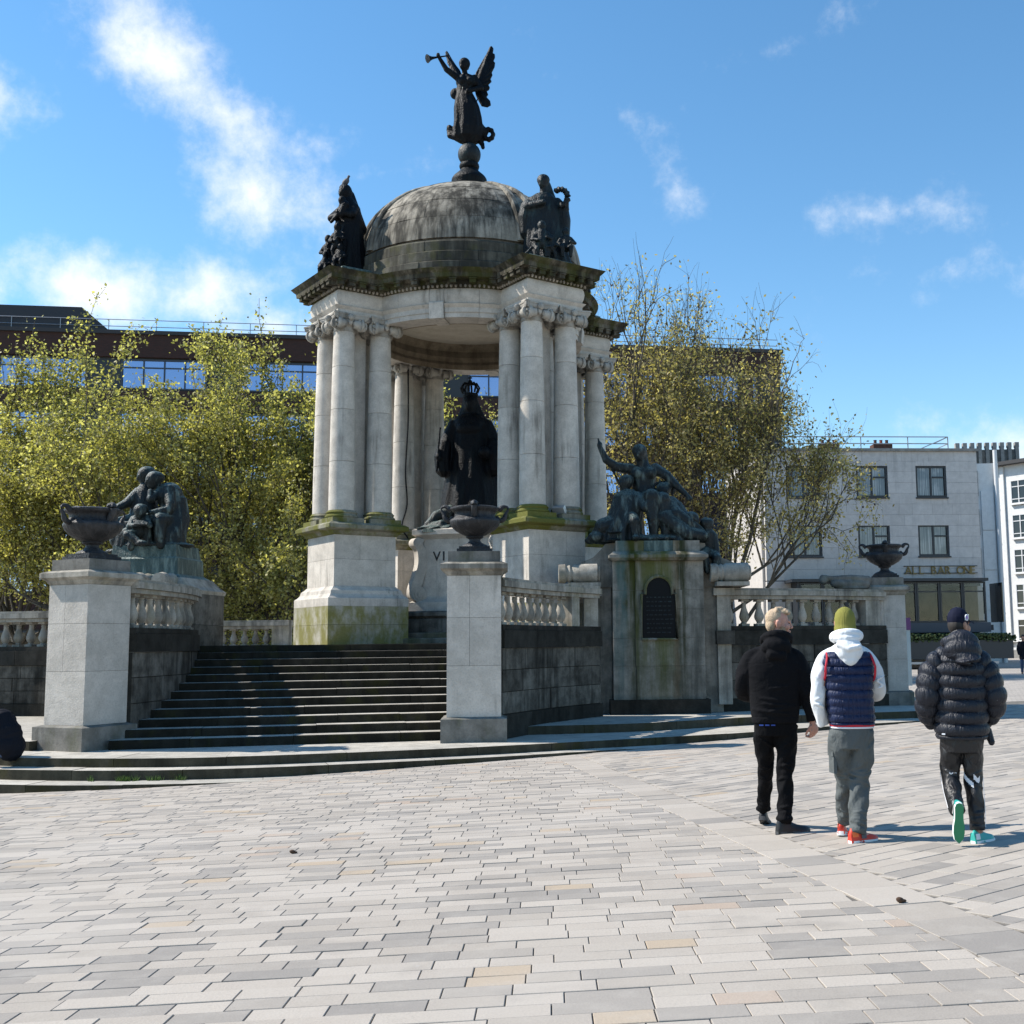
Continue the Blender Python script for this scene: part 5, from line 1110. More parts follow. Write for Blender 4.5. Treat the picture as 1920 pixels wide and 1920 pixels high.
# pale stone building with the bar
def stone_building():
    A, B = Vector((10.1, 64.6, 0)), Vector((22.55, 65.5, 0)); d = B - A; L = d.length; ang = math.atan2(d.y, d.x); zb = -1.6
    root = empty('stone_building', (A.x, A.y, zb), ang, 'flat-roofed pale stone building with the bar sign and dark-framed windows', 'building'); z = lambda v: v - zb
    cols = [(1.35, 3.25), (5.35, 7.2), (8.85, 10.65)]; rws = [(6.3, 8.1), (9.68, 11.5)]
    obj('core', MB().box((L / 2, 5.3, z(8.4)), (L, 10, 7.6)), 'frame_dark', root)
    # facade of ashlar courses with true openings
    rg = random.Random(6); courses = [4.95 + .62 * k for k in range(13)]
    for k in range(len(courses) - 1):
        z0, z1 = courses[k], courses[k + 1]
        if k == len(courses) - 2: z1 = 12.35
        spans = [(0, L)]
        for (a, b) in rws:
            if z0 < b - .05 and z1 > a + .05:
                new = []
                for (s0_, s1_) in spans:
                    x = s0_
                    for (c0, c1) in cols: new.append((x, c0)); x = c1
                    new.append((x, s1_))
                spans = new
        for (s0_, s1_) in spans:
            js = joints(s1_ - s0_, 1.35, .2, rg)
            for a, b in zip(js[:-1], js[1:]):
                lo, hi = z0, z1
                obj('stone', MB().box(((a + b) / 2 + s0_, .14, z((lo + hi) / 2)), (b - a - .008, .3, hi - lo - .008)), 'portland', root)
    for (a, b) in rws:
        for (c0, c1) in cols:
            # fill the slivers between course lines and the opening
            window(root, c0, c1, z(a), z(b), .12, 'frame_dark', 'glass_curtain', 2, [(.5, 1, .64)], fw_=.11, sill='frame_dark')
            for c in range(2):
                lo_c = max(q for q in courses if q <= a + .05) ; hi_c = min([q for q in courses if q >= b - .05] + [12.35])
            if a - lo_c > .01: obj('stone', MB().box(((c0 + c1) / 2, .14, z((lo_c + a) / 2)), (c1 - c0 - .008, .3, a - lo_c)), 'portland', root)
            if hi_c - b > .01: obj('stone', MB().box(((c0 + c1) / 2, .14, z((hi_c + b) / 2)), (c1 - c0 - .008, .3, hi_c - b)), 'portland', root)
    obj('coping', MB().box((L / 2, 5.0, z(12.42)), (L + .15, 10.3, .16)), 'concrete', root)
    obj('side_wall', MB().box((L - .02, 5.4, z(6)), (.3, 10.1, 12.6)), 'portland', root); obj('side_wall', MB().box((.0, 5.4, z(6)), (.3, 10.1, 12.6)), 'portland', root)
    mb = MB()
    for x in (.5, 3.2, 6.0, 8.8, 11.2): mb.tube([(x, .9, z(12.4)), (x, .9, z(13.35))], .035, 5)
    for zz in (12.95, 13.35): mb.tube([(.5, .9, z(zz)), (11.2, .9, z(zz)), (11.2, 3.0, z(zz))], .032, 5)
    mb.tube([(11.2, .9, z(13.35)), (9.2, .9, z(12.5))], .03, 5); obj('roof_rail', mb, 'rail_grey', root)
    for x in (4.5, 7.7):
        ch = obj('chimney', MB().box((x, 2.4, z(12.75)), (1.15, .7, .75)), 'brick_stack', root)
        for q in (-.35, 0, .35):
            mb = MB(); mb.lathe([(.10, 0), (.09, .25), (.11, .3)], 10, c=(x + q, 2.4, z(13.12))); obj('pot', mb, 'pot_red' if q == 0 and x > 5 else 'brick_stack', ch)
    # glazed bar front below
    obj('fascia', MB().box((L / 2 + .3, -.75, z(4.86)), (L - 1.4, 2.0, .16)), 'frame_dark', root)
    obj('floor_slab', MB().box((L / 2, 3, z(2.2)), (L, 8.4, .3)), 'slate', root)
    obj('back_wall', MB().box((L / 2, 3.2, z(2.6)), (L, .2, 5)), 'bar_inside', root)
    obj('bar_end', MB().box((1.42, -.6, z(2.9)), (.12, 1.6, 3.9)), 'frame_dark', root)
    obj('pier', MB().box((.7, .2, z(2.2)), (1.4, .5, 5.4)), 'portland', root)
    for k in range(9):
        x0 = 1.5 + k * 1.32
        if x0 + 1.3 > L + .7: break
        window(root, x0, x0 + 1.30, z(2.5), z(4.75), -1.35, 'frame_dark', 'glass_bar', 1, [(0, 1, .76)], fw_=.09)
    obj('apron', MB().box((L / 2 + .6, -1.35, z(2.22)), (L - 1.7, .16, .54)), 'frame_blue', root)
    obj('return_pane', MB().box((L + .55, -.5, z(3.6)), (.06, 1.6, 2.2)), 'glass_dark', root)
    obj('planter', MB().box((9.2, -2.0, z(1.0)), (7.6, .9, 1.0)), 'frame_dark', root)
    mb = MB(); rg = random.Random(2)
    for k in range(1500): mb.ell((9.2 + rg.uniform(-3.9, 3.95), -2.05 + rg.uniform(-.5, .45), z(1.58) + rg.uniform(-.15, .28)), (.08, .08, .06), seg=5, rings=3)
    stuff(obj('hedge', mb, 'hedge_leaf', root))
    obj('awning', MB().box((L / 2 + .5, -2.0, z(.30)), (L - 2, 1.6, .12)), 'rail_grey', root)
    obj('lower_wall', MB().box((L / 2, -.9, z(-.4)), (L - 1, .2, 4.0)), 'portland', root)
    for k in range(4): obj('door', MB().box((3.2 + k * 2.6, -1.02, z(-.9)), (1.3, .1, 2.0)), 'glass_dark', root)
    xk = 7.95
    for ch in 'ALL BAR ONE':
        if ch != ' ':
            me = text_mesh(ch, .62, .03); me.materials.clear(); me.materials.append(MATS['letter_gold']); obj('sign_letter', me, None, root, (xk, -.07, z(5.27)), rot=(R(90), 0, 0))
        xk += .40 if ch != ' ' else .30
    obj('sign_rail', MB().box((10.05, -.05, z(5.72)), (4.3, .04, .035)), 'iron_black', root); obj('sign_rail', MB().box((10.05, -.05, z(5.32)), (4.3, .04, .035)), 'iron_black', root)
simple('bar_inside', (.07, .058, .045), .9, alt=(.02, .02, .022), nscale=1.2); simple('hedge_leaf', (.05, .08, .02), .7, noise=.5, nscale=6)
def _curtain_glass():
    m, t, bs, o = newmat('glass_curtain'); pos = t.n('ShaderNodeTexCoord').outputs['Object']      # net curtains close behind the pane
    f = t.noise(t.vscale(pos, (14, 14, .25)), 1.0, 3, .6); g = t.noise(t.vscale(pos, (1.2, 1.2, 1.0)), 1.0, 2)
    t.set(bs.inputs['Base Color'], t.mix(t.ramp(f, .35, .65), (.07, .08, .095), t.mix(t.ramp(g, .4, .6), (.36, .36, .36), (.16, .17, .18)))); bs.inputs['Roughness'].default_value = .08; bs.inputs['Metallic'].default_value = .0; bs.inputs['Specular IOR Level'].default_value = .9
_curtain_glass()
def _bar_glass():
    m, t, bs, o = newmat('glass_bar'); gl = t.n('ShaderNodeBsdfGlossy', {'Color': (.7, .75, .8, 1), 'Roughness': .03}); tr_ = t.n('ShaderNodeBsdfTransparent'); mx = t.n('ShaderNodeMixShader', {0: .03})
    m.node_tree.links.new(tr_.outputs[0], mx.inputs[1]); m.node_tree.links.new(gl.outputs[0], mx.inputs[2]); m.node_tree.links.new(mx.outputs[0], o.inputs[0])
_bar_glass(); stone_building()
# white office building down the right-hand street, sunlit flank
def white_building():
    A, B = Vector((31.6, 103, 0)), Vector((47.6, 82, 0)); d = B - A; L = d.length; ang = math.atan2(d.y, d.x); zb = -2.0
    root = empty('white_building', (A.x, A.y, zb), ang, 'sunlit white rendered office building at the right edge', 'building'); z = lambda v: v - zb
    obj('wall', MB().box((L / 2, 5.3, z(7.2)), (L, 10, 18.4)), 'white_render', root)
    obj('roof_edge', MB().box((L / 2, 5, z(16.55)), (L + .6, 10.8, .3)), 'slate', root)
    for r in range(5):
        zz = 1.2 + r * 2.95
        for k in range(6):
            x0 = 1.6 + k * 2.9; window(root, x0, x0 + 1.5, z(zz), z(zz + 2.05), .26, 'frame_white', 'glass_dark', 2, [(0, 1, .72), (0, 1, .2)], fw_=.09, sill='white_render')
            obj('pilaster', MB().box((x0 - .75, .24, z(8.6)), (.34, .2, 15.4)), 'white_render', root) if r == 0 else None
    obj('string_course', MB().box((L / 2, .2, z(.7)), (L, .4, .3)), 'white_render', root); obj('string_course', MB().box((L / 2, .2, z(-1.2 + 2.6)), (L, .5, .18)), 'white_render', root)
    obj('ground_storey', MB().box((L / 2, .15, z(-.6)), (L, .5, 2.5)), 'concrete', root)
    for k in range(5): obj('shop_opening', MB().box((2.2 + k * 3.6, -.12, z(-.8)), (1.9, .1, 2.2)), 'glass_dark', root)
    lamp = MB(); lamp.tube([(1.2, -.1, z(7.2)), (1.2, -.9, z(7.6))], .05, 6); lamp.box((1.2, -1.1, z(7.62)), (.3, .7, .12)); obj('wall_lamp', lamp, 'rail_grey', root)
white_building()
def strip_building():
    root = empty('narrow_white_building', (25.4, 79, -2.0), R(-4), 'narrow white panelled block with a drainpipe beside the stone building', 'building'); z = lambda v: v + 2.0
    obj('wall', MB().box((1.6, 4, z(5.8)), (3.2, 8, 15.8)), 'white_render', root)
    for r in range(5): window(root, .5, 1.75, z(.6 + r * 2.7), z(2.4 + r * 2.7), -.06, 'frame_dark', 'glass_dark', 2, None, fw_=.09)
    for r in range(5): obj('panel', MB().box((2.35, -.04, z(-.6 + r * 2.75)), (.85, .08, 2.70)), 'white_render', root)
    mb = MB(); mb.tube([(2.98, -.16, z(-2)), (2.98, -.16, z(14.6))], .14, 10); obj('drainpipe', mb, 'frame_white', root, smooth=40)
    root2 = empty('concrete_tower', (38.6, 112, -4.6), R(-3), 'ribbed grey concrete tower top beyond the stone building', 'building')
    obj('wall', MB().box((1.0, 3, 12.3), (6.2, 6, 25.0)), 'concrete', root2)
    for k in range(9): obj('fin', MB().box((-1.9 + k * .72, -.15, 23.2), (.32, .5, 3.6)), 'concrete', root2)
    for k in range(9): obj('crest', MB().box((-1.9 + k * .72, -.1, 25.2), (.4, .5, .5)), 'concrete', root2)
strip_building()
# ------------------------------------------------------------------ street furniture down the side street
sg = empty('sign_board', (10.8, 39.6, gz(10.8, 39.6)), R(-10), 'slim purple-topped information post beside the distant pillar', 'sign')
simple('purple', (.10, .03, .12), .5); simple('board_pale', (.35, .42, .43), .5)
obj('panel', MB().box((0, 0, 1.15), (.5, .10, 1.9)), 'board_pale', sg); obj('header', MB().box((0, -.01, 2.3), (.55, .14, .42)), 'purple', sg); obj('post', MB().box((0, .02, .1), (.2, .08, .3)), 'iron_black', sg)
bn = empty('litter_bin', (20.9, 45.5, gz(16, 32)), 0, 'dark litter bin at the right edge of the picture', 'bin')
obj('body', MB().box((0, 0, .55), (.6, .6, 1.1)), 'frame_dark', bn); obj('lid', MB().box((0, 0, 1.15), (.68, .68, .1)), 'iron_black', bn)
ab = empty('a_board', (10.9, 37.4, gz(10.9, 32)), R(-20), 'small black A-frame board standing beside the distant pillar', 'sign')
for s_ in (-1, 1): obj('leaf_panel', MB().box(None, (.5, .03, .85), M=Matrix.Translation((0, s_ * .16, .4)) @ Euler((R(s_ * 18), 0, 0)).to_matrix().to_4x4()), 'iron_black', ab)
for x, y, lab in ((-2.43, 9.62, 'small brown dropped leaf on the paving below the stair'), (1.73, 6.62, 'small brown dropped leaf on the slab line at lower right')):
    mb = MB(); mb.ell((0, 0, .018), (.028, .018, .016), Euler((0, .3, .4)), 8, 6); mb.ell((.02, .006, .012), (.018, .012, .01), None, 8, 5); obj_ = obj('dropped_leaf', mb, 'dead_leaf', None, (x, y, gz(x, y) + .008), smooth=60) if 'dead_leaf' in MATS else None
    if obj_ is None: simple('dead_leaf', (.10, .05, .025), .8, noise=.4, nscale=60); obj_ = obj('dropped_leaf', mb, 'dead_leaf', None, (x, y, gz(x, y) + .008), smooth=60)
    tag(obj_, lab, 'leaf', 'dropped leaves on the paving')
# tufts of weeds along the kerb
simple('weed', (.12, .20, .03), .7, noise=.4, nscale=20)
mb = MB(); rg = random.Random(4)
for k in range(260):
    t_ = rg.choice((.1, .35, .38, .42, .5, .62, .66, .7, .85, .9)) + rg.uniform(-.03, .03); x = -7.55 + 1.7 * t_; pth = p2o
    best = min(p2o.p, key=lambda q: (q.x - x) ** 2 + (0 if q.y < 22 else 999)); y = best.y - .03 + rg.uniform(-.05, .01); h = rg.uniform(.03, .10); a = rg.uniform(0, 6.28); lx, ly = rg.uniform(-.05, .05), rg.uniform(-.05, .03)
    mb.add([(x, y, ZK - .01), (x + .012 * math.cos(a), y + .012 * math.sin(a), ZK - .01), (x + lx, y + ly, ZK + h)], [(0, 1, 2)])
stuff(tag(obj('weeds', mb, 'weed', fix=False), 'low green weeds growing in the kerb joint below the left pillar', 'weeds'))
# ------------------------------------------------------------------ people
simple('skin', (.58, .30, .22), .55, alt=(.50, .24, .175), nscale=18, spec=.35)
simple('skin_tan', (.42, .22, .15), .55, noise=.15, nscale=18, spec=.35)
simple('hair_blond', (.52, .39, .26), .8, alt=(.36, .26, .17), nscale=90, bumpk=.6); simple('beard_red', (.33, .19, .10), .8, alt=(.45, .28, .17), nscale=110, bumpk=.5); simple('hair_dark', (.02, .015, .012), .7)
def cloth(name, col, rough=.85, wr=.35, sc=(9, 9, 5), sheen=0., spec=.08, bd=.035):
    m, t, bs, o = newmat(name); pos = t.n('ShaderNodeTexCoord').outputs['Object']
    n1 = t.noise(t.vscale(pos, sc), 1.0, 3, .5, .8); n2 = t.noise(pos, 220, 2, .6)
    sheen = 0.0; t.set(bs.inputs['Base Color'], t.mix(t.math('MULTIPLY', n2, .3), col, tuple(c * .7 for c in col))); bs.inputs['Roughness'].default_value = rough; bs.inputs['Specular IOR Level'].default_value = spec; bs.inputs['Sheen Weight'].default_value = sheen
    bump(t, bs, n1, wr, bd); return m
cloth('hoodie_black', (.009, .009, .0105), .9, .5, (6, 6, 9)); cloth('trouser_black', (.006, .006, .007), .8, .6, (9, 9, 7)); cloth('trouser_grey', (.105, .115, .115), .7, .8, (8, 8, 6), bd=.04)
cloth('fleece_white', (.78, .79, .80), .9, .4, (7, 7, 5)); cloth('beanie_olive', (.22, .21, .055), .95, .3, (40, 40, 4)); cloth('vest_navy', (.008, .016, .058), .5, .9, (36, 36, 9), 0., .3, .02)
cloth('puffer_black', (.012, .014, .022), .5, .8, (30, 30, 10), 0., .35, .02); cloth('coat_dark', (.012, .013, .018), .8, .5); cloth('track_black', (.010, .010, .012), .5, .8, (10, 10, 7), 0., .5)
cloth('cap_navy', (.012, .014, .03), .8, .2); cloth('jersey_beige', (.36, .31, .27), .9, .3); simple('red_trim', (.50, .012, .03), .7); simple('white_trim', (.75, .76, .80), .7); simple('belt_blue', (.02, .06, .30), .6); simple('lilac', (.35, .22, .50), .6)
simple('shoe_black', (.010, .010, .011), .5, noise=.3); simple('sole_dark', (.05, .052, .055), .7); simple('shoe_red', (.62, .045, .02), .5); simple('shoe_orange', (.85, .16, .03), .5); simple('sole_white', (.78, .78, .77), .6); simple('shoe_teal', (.03, .36, .32), .5); simple('sole_green', (.03, .22, .10), .7); simple('shoe_grey', (.10, .10, .11), .7); simple('denim', (.05, .08, .15), .9)

def vcat(pts, n=6): return catmull([tuple(p) for p in pts], n)
def resamp(path, radii, n=8):
    """smooth a joint path and its (rx, ry) radii together"""
    P = vcat(path, n); rr = [r if hasattr(r, '__len__') else (r, r) for r in radii]; Q = vcat([(a, b, 0) for a, b in rr], n); return P, [(q.x, q.y) for q in Q]
def gtube(mb, path, radii, period=0, depth=0, seg=20, n=8, up=(0, 1, 0), wob=0.0, seed=1):
    P, rr = resamp(path, radii, n); rings = []; s = 0; rg = random.Random(seed); ph = [rg.uniform(0, 6) for _ in range(4)]
    for k, p in enumerate(P):
        d = (P[min(k + 1, len(P) - 1)] - P[max(k - 1, 0)]).normalized(); u = Vector(up); a = d.cross(u)
        a = a.normalized() if a.length > 1e-3 else Vector((1, 0, 0)); b = a.cross(d).normalized()
        if k: s += (p - P[k - 1]).length
        m = depth * (abs(math.sin(math.pi * s / period)) ** .55 - .65) if period else 0
        ring = []
        for i in range(seg):
            t = 2 * math.pi * i / seg; w = wob * (math.sin(3 * t + s * 23 + ph[0]) + .7 * math.sin(2 * t - s * 37 + ph[1]) + .6 * math.sin(5 * t + s * 51 + ph[2]))
            ring.append(p + a * math.cos(t) * (rr[k][0] + m + w) + b * math.sin(t) * (rr[k][1] + m + w))
        rings.append(ring)
    mb.loft(rings); return P, rr
def patch_on(mb, P, rr, s0, s1, a0, a1, off=.004, ns=8, na=5, up=(0, 1, 0)):
    """thin panel lying on a limb surface; s in 0..1 along it, angles a0(s), a1(s) around it"""
    g_ = []
    for i in range(ns + 1):
        f = i / ns; s = s0 + (s1 - s0) * f; k = s * (len(P) - 1); k0 = int(min(len(P) - 2, k)); t = k - k0; p = P[k0].lerp(P[k0 + 1], t); d = (P[k0 + 1] - P[k0]).normalized(); a = d.cross(Vector(up)).normalized(); b = a.cross(d).normalized()
        rx, ry = rr[k0][0] * (1 - t) + rr[k0 + 1][0] * t + off, rr[k0][1] * (1 - t) + rr[k0 + 1][1] * t + off
        A0 = a0(f) if callable(a0) else a0; A1 = a1(f) if callable(a1) else a1
        g_.append([p + a * math.cos(A0 + (A1 - A0) * j / na) * rx + b * math.sin(A0 + (A1 - A0) * j / na) * ry for j in range(na + 1)])
    o = len(mb.v); mb.v += [tuple(v) for r in g_ for v in r]
    for i in range(ns):
        for j in range(na): mb.f.append((o + i * (na + 1) + j, o + i * (na + 1) + j + 1, o + (i + 1) * (na + 1) + j + 1, o + (i + 1) * (na + 1) + j)); mb.m.append(0)
def torso(mb, lv, period=0, depth=0, seg=44, ex=2.4, n=6, sag=0.0):
    D = vcat([(l[0], l[1], l[2]) for l in lv], n); E_ = vcat([(l[3], l[4], 0) for l in lv], n); rings = []
    for q, e in zip(D, E_):
        z = q.x; ring = []
        for i in range(seg):
            t = 2 * math.pi * i / seg; c, s = math.cos(t), math.sin(t)
            zz = z + sag * math.sin(t) * -1
            m = depth * (abs(math.sin(math.pi * zz / period)) ** .5 - .62) if period else 0
            k = (abs(c) ** ex + abs(s) ** ex) ** (-1 / ex); ring.append((q.y + c * k * (e.x + m), q.z + s * k * (e.y + m), z))
        rings.append(ring)
    mb.loft(rings)
def face_head(mb, c, h=.235, yaw=0.0, tilt=0.0):
    """head facing +y before yaw; h = chin to crown"""
    E_ = Euler((tilt, 0, yaw)); M = E_.to_matrix(); c = Vector(c); k = h / .235; f = lambda x, y, z: c + M @ (Vector((x, y, z)) * k); e = lambda p, r: mb.ell(f(*p), tuple(v * k for v in r), E_, 16, 11)
    e((0, -.012, .030), (.077, .096, .088)); e((0, .030, -.02), (.064, .068, .085)); e((0, .045, -.075), (.046, .045, .040)); e((0, .072, -.098), (.024, .018, .018))
    e((0, .088, .022), (.050, .018, .016)); mb.cap(f(0, .098, .012), f(0, .118, -.022), .010 * k, .013 * k, 10); e((0, .112, -.028), (.018, .014, .010)); e((0, .098, -.056), (.026, .012, .007)); e((0, .095, -.068), (.022, .012, .007))
    for s_ in (-1, 1): e((s_ * .045, .07, -.022), (.026, .026, .028)); e((s_ * .079, -.008, -.008), (.012, .022, .034)); e((s_ * .088, -.014, .004), (.008, .016, .022))
    return f
def hand(mb, w, d, side, palm_n=(0, -1, 0), s=1.0, curl=.5):
    """palm plus five bent fingers; w wrist, d direction of the hand"""
    w = Vector(w); d = Vector(d).normalized(); n = Vector(palm_n).normalized(); x = d.cross(n).normalized() * side; s *= 1.0
    mb.cap(w, w + d * .05 * s, .027 * s, .03 * s, 10); mb.ell(w + d * .055 * s, (.04 * s, .024 * s, .045 * s)); 
    for i, (o_, L) in enumerate(((-.032, .070), (-.011, .080), (.011, .076), (.031, .058))):
        a = w + d * .085 * s + x * o_ * s; b = a + (d * math.cos(curl) + n * math.sin(curl)) * L * .5 * s; c = b + (d * math.cos(curl * 2.3) + n * math.sin(curl * 2.3)) * L * .5 * s; mb.cap(a - d * .02 * s, b, .0105 * s, .0095 * s, 8); mb.cap(b, c, .0095 * s, .008 * s, 8)
    a = w + d * .03 * s - x * .036 * s; b = a + (d * .7 - x * .5 + n * .4).normalized() * .04 * s; c = b + (d * .8 + n * .6).normalized() * .032 * s; mb.cap(a, b, .014 * s, .011 * s, 8); mb.cap(b, c, .011 * s, .009 * s, 8)
def shoe(root, pos, yaw, pitch, mat_u, mat_s, accents=(), L=.29, high=.085):
    M = Matrix.Translation(pos) @ Matrix.Rotation(yaw, 4, 'Z') @ Matrix.Rotation(pitch, 4, 'X')
    sec = [(-.075, .030, .07), (-.055, .037, high), (-.02, .038, high), (.02, .039, high - .006), (.06, .042, .068), (.11, .047, .052), (.16, .045, .042), (.195, .034, .034), (.215, .014, .024)]
    k = L / .29; mb = MB(); rings = []
    for y, w, h in sec: rings.append([M @ Vector((w * k * math.cos(t) * (1 if math.sin(t) < .3 else .86), y * k, .022 + max(-.2, math.sin(t)) * h * k)) for t in [2 * math.pi * i / 14 for i in range(14)]])
    mb.loft(rings); up_ = obj('shoe', mb, mat_u, root, smooth=60)
    out = [(-.082, .0), (-.074, .028), (-.05, .040), (.0, .038), (.04, .039), (.09, .049), (.14, .051), (.19, .040), (.222, .0)]
    loop = [(w, y) for y, w in out] + [(-w, y) for y, w in out[-2:0:-1]]
    mb = MB(); mb.loft([[M @ Vector((x * k * q, y * k, z)) for x, y in loop] for q, z in ((.93, 0.0), (1.0, .006), (1.0, .026), (.95, .032))]); obj('sole', mb, mat_s[0], up_, smooth=40)
    if len(mat_s) > 1: mb = MB(); mb.loft([[M @ Vector((x * k * .94, y * k * .97, z)) for x, y in loop] for z in (-.004, .001)]); obj('tread', mb, mat_s[1], up_)
    for (y0, y1, sd, z0, z1, mt) in accents:
        mb = MB(); rows = []
        for i in range(5):
            y = y0 + (y1 - y0) * i / 4; w = np.interp(y, [s_[0] for s_ in sec], [s_[1] for s_ in sec]); rows.append([M @ Vector((sd * (w * math.sqrt(max(.1, 1 - (z / .1) ** 2)) + .003) * k, y * k, .024 + z * k)) for z in (z0, (z0 + z1) / 2, z1)])
        for i in range(4): mb.add(rows[i] + rows[i + 1], [(0, 1, 4, 3), (1, 2, 5, 4)])
        obj('side_panel', mb, mt, up_)
    return up_
def fold_arcs(mb, arcs, rmax=.011):
    """raised cloth creases: each arc is a list of points on the garment surface"""
    for pts in arcs:
        n = len(pts); mb.tube(pts, [rmax * (.25 + .75 * math.sin(math.pi * k / (n - 1))) for k in range(n)], 6)
def leg_folds(mb, P, rr, specs, rmax=.010, up=(0, 1, 0)):
    arcs = []
    for s0, s1, a0, a1 in specs:
        pts = []
        for j in range(9):
            f = j / 8; s = (s0 + (s1 - s0) * f) * (len(P) - 1); k = int(min(len(P) - 2, s)); t = s - k; p = P[k].lerp(P[k + 1], t); d = (P[k + 1] - P[k]).normalized(); a = d.cross(Vector(up)).normalized(); b = a.cross(d).normalized(); A = a0 + (a1 - a0) * f
            pts.append(p + a * math.cos(A) * rr[k][0] + b * math.sin(A) * rr[k][1])
        arcs.append(pts)
    fold_arcs(mb, arcs, rmax)
FOLDS = [(.40, .46, -2.9, -.6), (.48, .43, -2.6, -.2), (.54, .58, -2.9, -.9), (.60, .55, -2.3, -.1), (.12, .26, -2.0, -.3), (.88, .90, -3.0, -.1), (.93, .91, -3.1, 0.0), (.82, .85, -2.4, -.4), (.97, .96, -3.1, 0)]
def body_core(mb, J):
    mb.cap(J['pelvis'], J['chest'], .13, .14); mb.cap(J['chest'], J['neck'], .10, .062); mb.cap(J['neck'], J['head'], .060, .058)
    for s_ in 'LR':
        limb(mb, [J['neck'], J['sh' + s_], J['el' + s_], J['wr' + s_]], [.045, .045, .042, .03]); limb(mb, [J['pelvis'], J['hip' + s_], J['kn' + s_], J['an' + s_]], [.1, .08, .046, .032])
        mb.cap(J['an' + s_], J['toe' + s_], .034, .022)

# --- man in the black hooded top, head turned right
def man_black():
    x, y = 1.53, 9.55; g0 = gz(x, y)
    root = empty('person', (x, y, g0), R(-4), 'man with short blond hair in black hooded top and black trousers, looking right', 'person')
    J = dict(pelvis=(.0, 0, .96), chest=(0, .0, 1.34), neck=(.03, .02, 1.52), head=(.06, .05, 1.66), shL=(-.17, 0, 1.40), shR=(.17, 0, 1.40), elL=(-.265, .10, 1.16), elR=(.27, -.03, 1.15), wrL=(-.14, .30, 1.08), wrR=(.315, .02, .905),
             hipL=(-.09, 0, .92), hipR=(.09, 0, .92), knL=(-.075, .16, .52), knR=(.07, .0, .50), anL=(-.09, .42, .13), anR=(.045, -.10, .10), toeL=(-.07, .55, .05), toeR=(.17, -.02, .04))
    mb = MB(); body_core(mb, J); f = face_head(mb, (.055, .06, 1.695), .24, R(-88), R(-4)); hand(mb, (.32, .02, .89), (.12, .08, -1), 1, (-.75, .65, 0), 1.1, .75)
    b = part('body', sculpt(mb, .0065, 1), 'skin', root)
    mb = MB(); E_ = Euler((0, 0, R(-88)))
    mb.ell(f(0, -.026, .042), (.081, .092, .082), E_); mb.ell(f(0, .045, .098), (.055, .048, .030), E_); mb.ell(f(0, -.055, -.015), (.072, .055, .065), E_); mb.ell(f(0, .080, .092), (.046, .024, .022), E_)
    for k in range(26): a, q = random.uniform(-1, 1), random.uniform(-.5, 1); mb.ell(f(.06 * a, .07 * q + .01, .105 + .02 * (1 - a * a) - .02 * q * q), (.017, .017, .017), None, 6, 5)
    part('hair', sculpt(mb, .008, 1), 'hair_blond', root)
    mb = MB(); mb.ell(f(0, .062, -.086), (.054, .045, .034), E_); mb.ell(f(0, .088, -.080), (.03, .02, .026), E_)
    for s_ in (-1, 1): mb.ell(f(s_ * .052, .03, -.06), (.021, .04, .045), E_)
    part('beard', sculpt(mb, .007, 1), 'beard_red', root)
    for s_ in (-1, 1): mb = MB(); mb.ell(f(s_ * .033, .0905, .006), (.010, .006, .0055), E_, 8, 6); obj('eye', mb, 'hair_dark', root); 
    mb = MB(); torso(mb, [(.90, 0, 0, .190, .132), (.95, 0, 0, .206, .146), (1.03, 0, 0, .212, .152), (1.15, 0, 0, .222, .155), (1.32, 0, .0, .238, .155), (1.40, .0, .0, .225, .14), (1.47, .01, .01, .165, .12), (1.53, .02, .01, .105, .10), (1.57, .03, .02, .075, .08)])
    gtube(mb, [(-.09, 0, 1.46), (-.18, .0, 1.405), (-.24, .02, 1.30), (-.265, .06, 1.18), (-.24, .18, 1.11), (-.14, .29, 1.08)], [.06, .078, .082, .074, .066, .052], wob=.004); gtube(mb, [(.09, 0, 1.46), (.18, 0, 1.405), (.238, -.01, 1.30), (.262, -.025, 1.17), (.285, -.01, 1.05), (.318, .02, .90)], [.06, .078, .082, .073, .062, .046], wob=.005, seed=4)
    mb.ell((.02, -.09, 1.50), (.135, .10, .075), Euler((R(-20), 0, 0))); mb.ell((.03, -.06, 1.56), (.115, .10, .05)); mb.cap((-.03, -.15, 1.44), (.06, -.14, 1.43), .045, .045); mb.tube([(.03 + .115 * math.cos(R(a)), .0 + .12 * math.sin(R(a)), 1.56 - .05 * math.sin(R(a))) for a in range(0, 361, 24)], .035, 8)
    arcs = []
    for z0, z1, t0, t1 in ((1.00, .96, 205, 300), (1.05, 1.02, 215, 330), (.98, 1.03, 240, 340), (1.11, 1.06, 200, 290), (1.16, 1.20, 250, 335), (1.34, 1.24, 205, 235), (1.36, 1.22, 335, 300)):
        arcs.append([(.222 * math.cos(R(t0 + (t1 - t0) * q / 8)), .158 * math.sin(R(t0 + (t1 - t0) * q / 8)), z0 + (z1 - z0) * q / 8) for q in range(9)])
    fold_arcs(mb, arcs, .012)
    hd = part('hooded_top', sculpt(mb, .009, 1), 'hoodie_black', root)
    mb = MB(); torso(mb, [(.885, 0, 0, .190, .132), (.893, 0, 0, .198, .140), (.93, 0, 0, .202, .144), (.94, 0, 0, .192, .134)]); obj('waistband', mb, 'hoodie_black', hd, smooth=60)
    mb = MB()
    for k in range(3): mb.box((-.13 + .050 * k, -.128 + .0 * k, .872), (.036, .012, .01), R(-16 + 8 * k))
    obj('belt_print', mb, 'belt_blue', root)
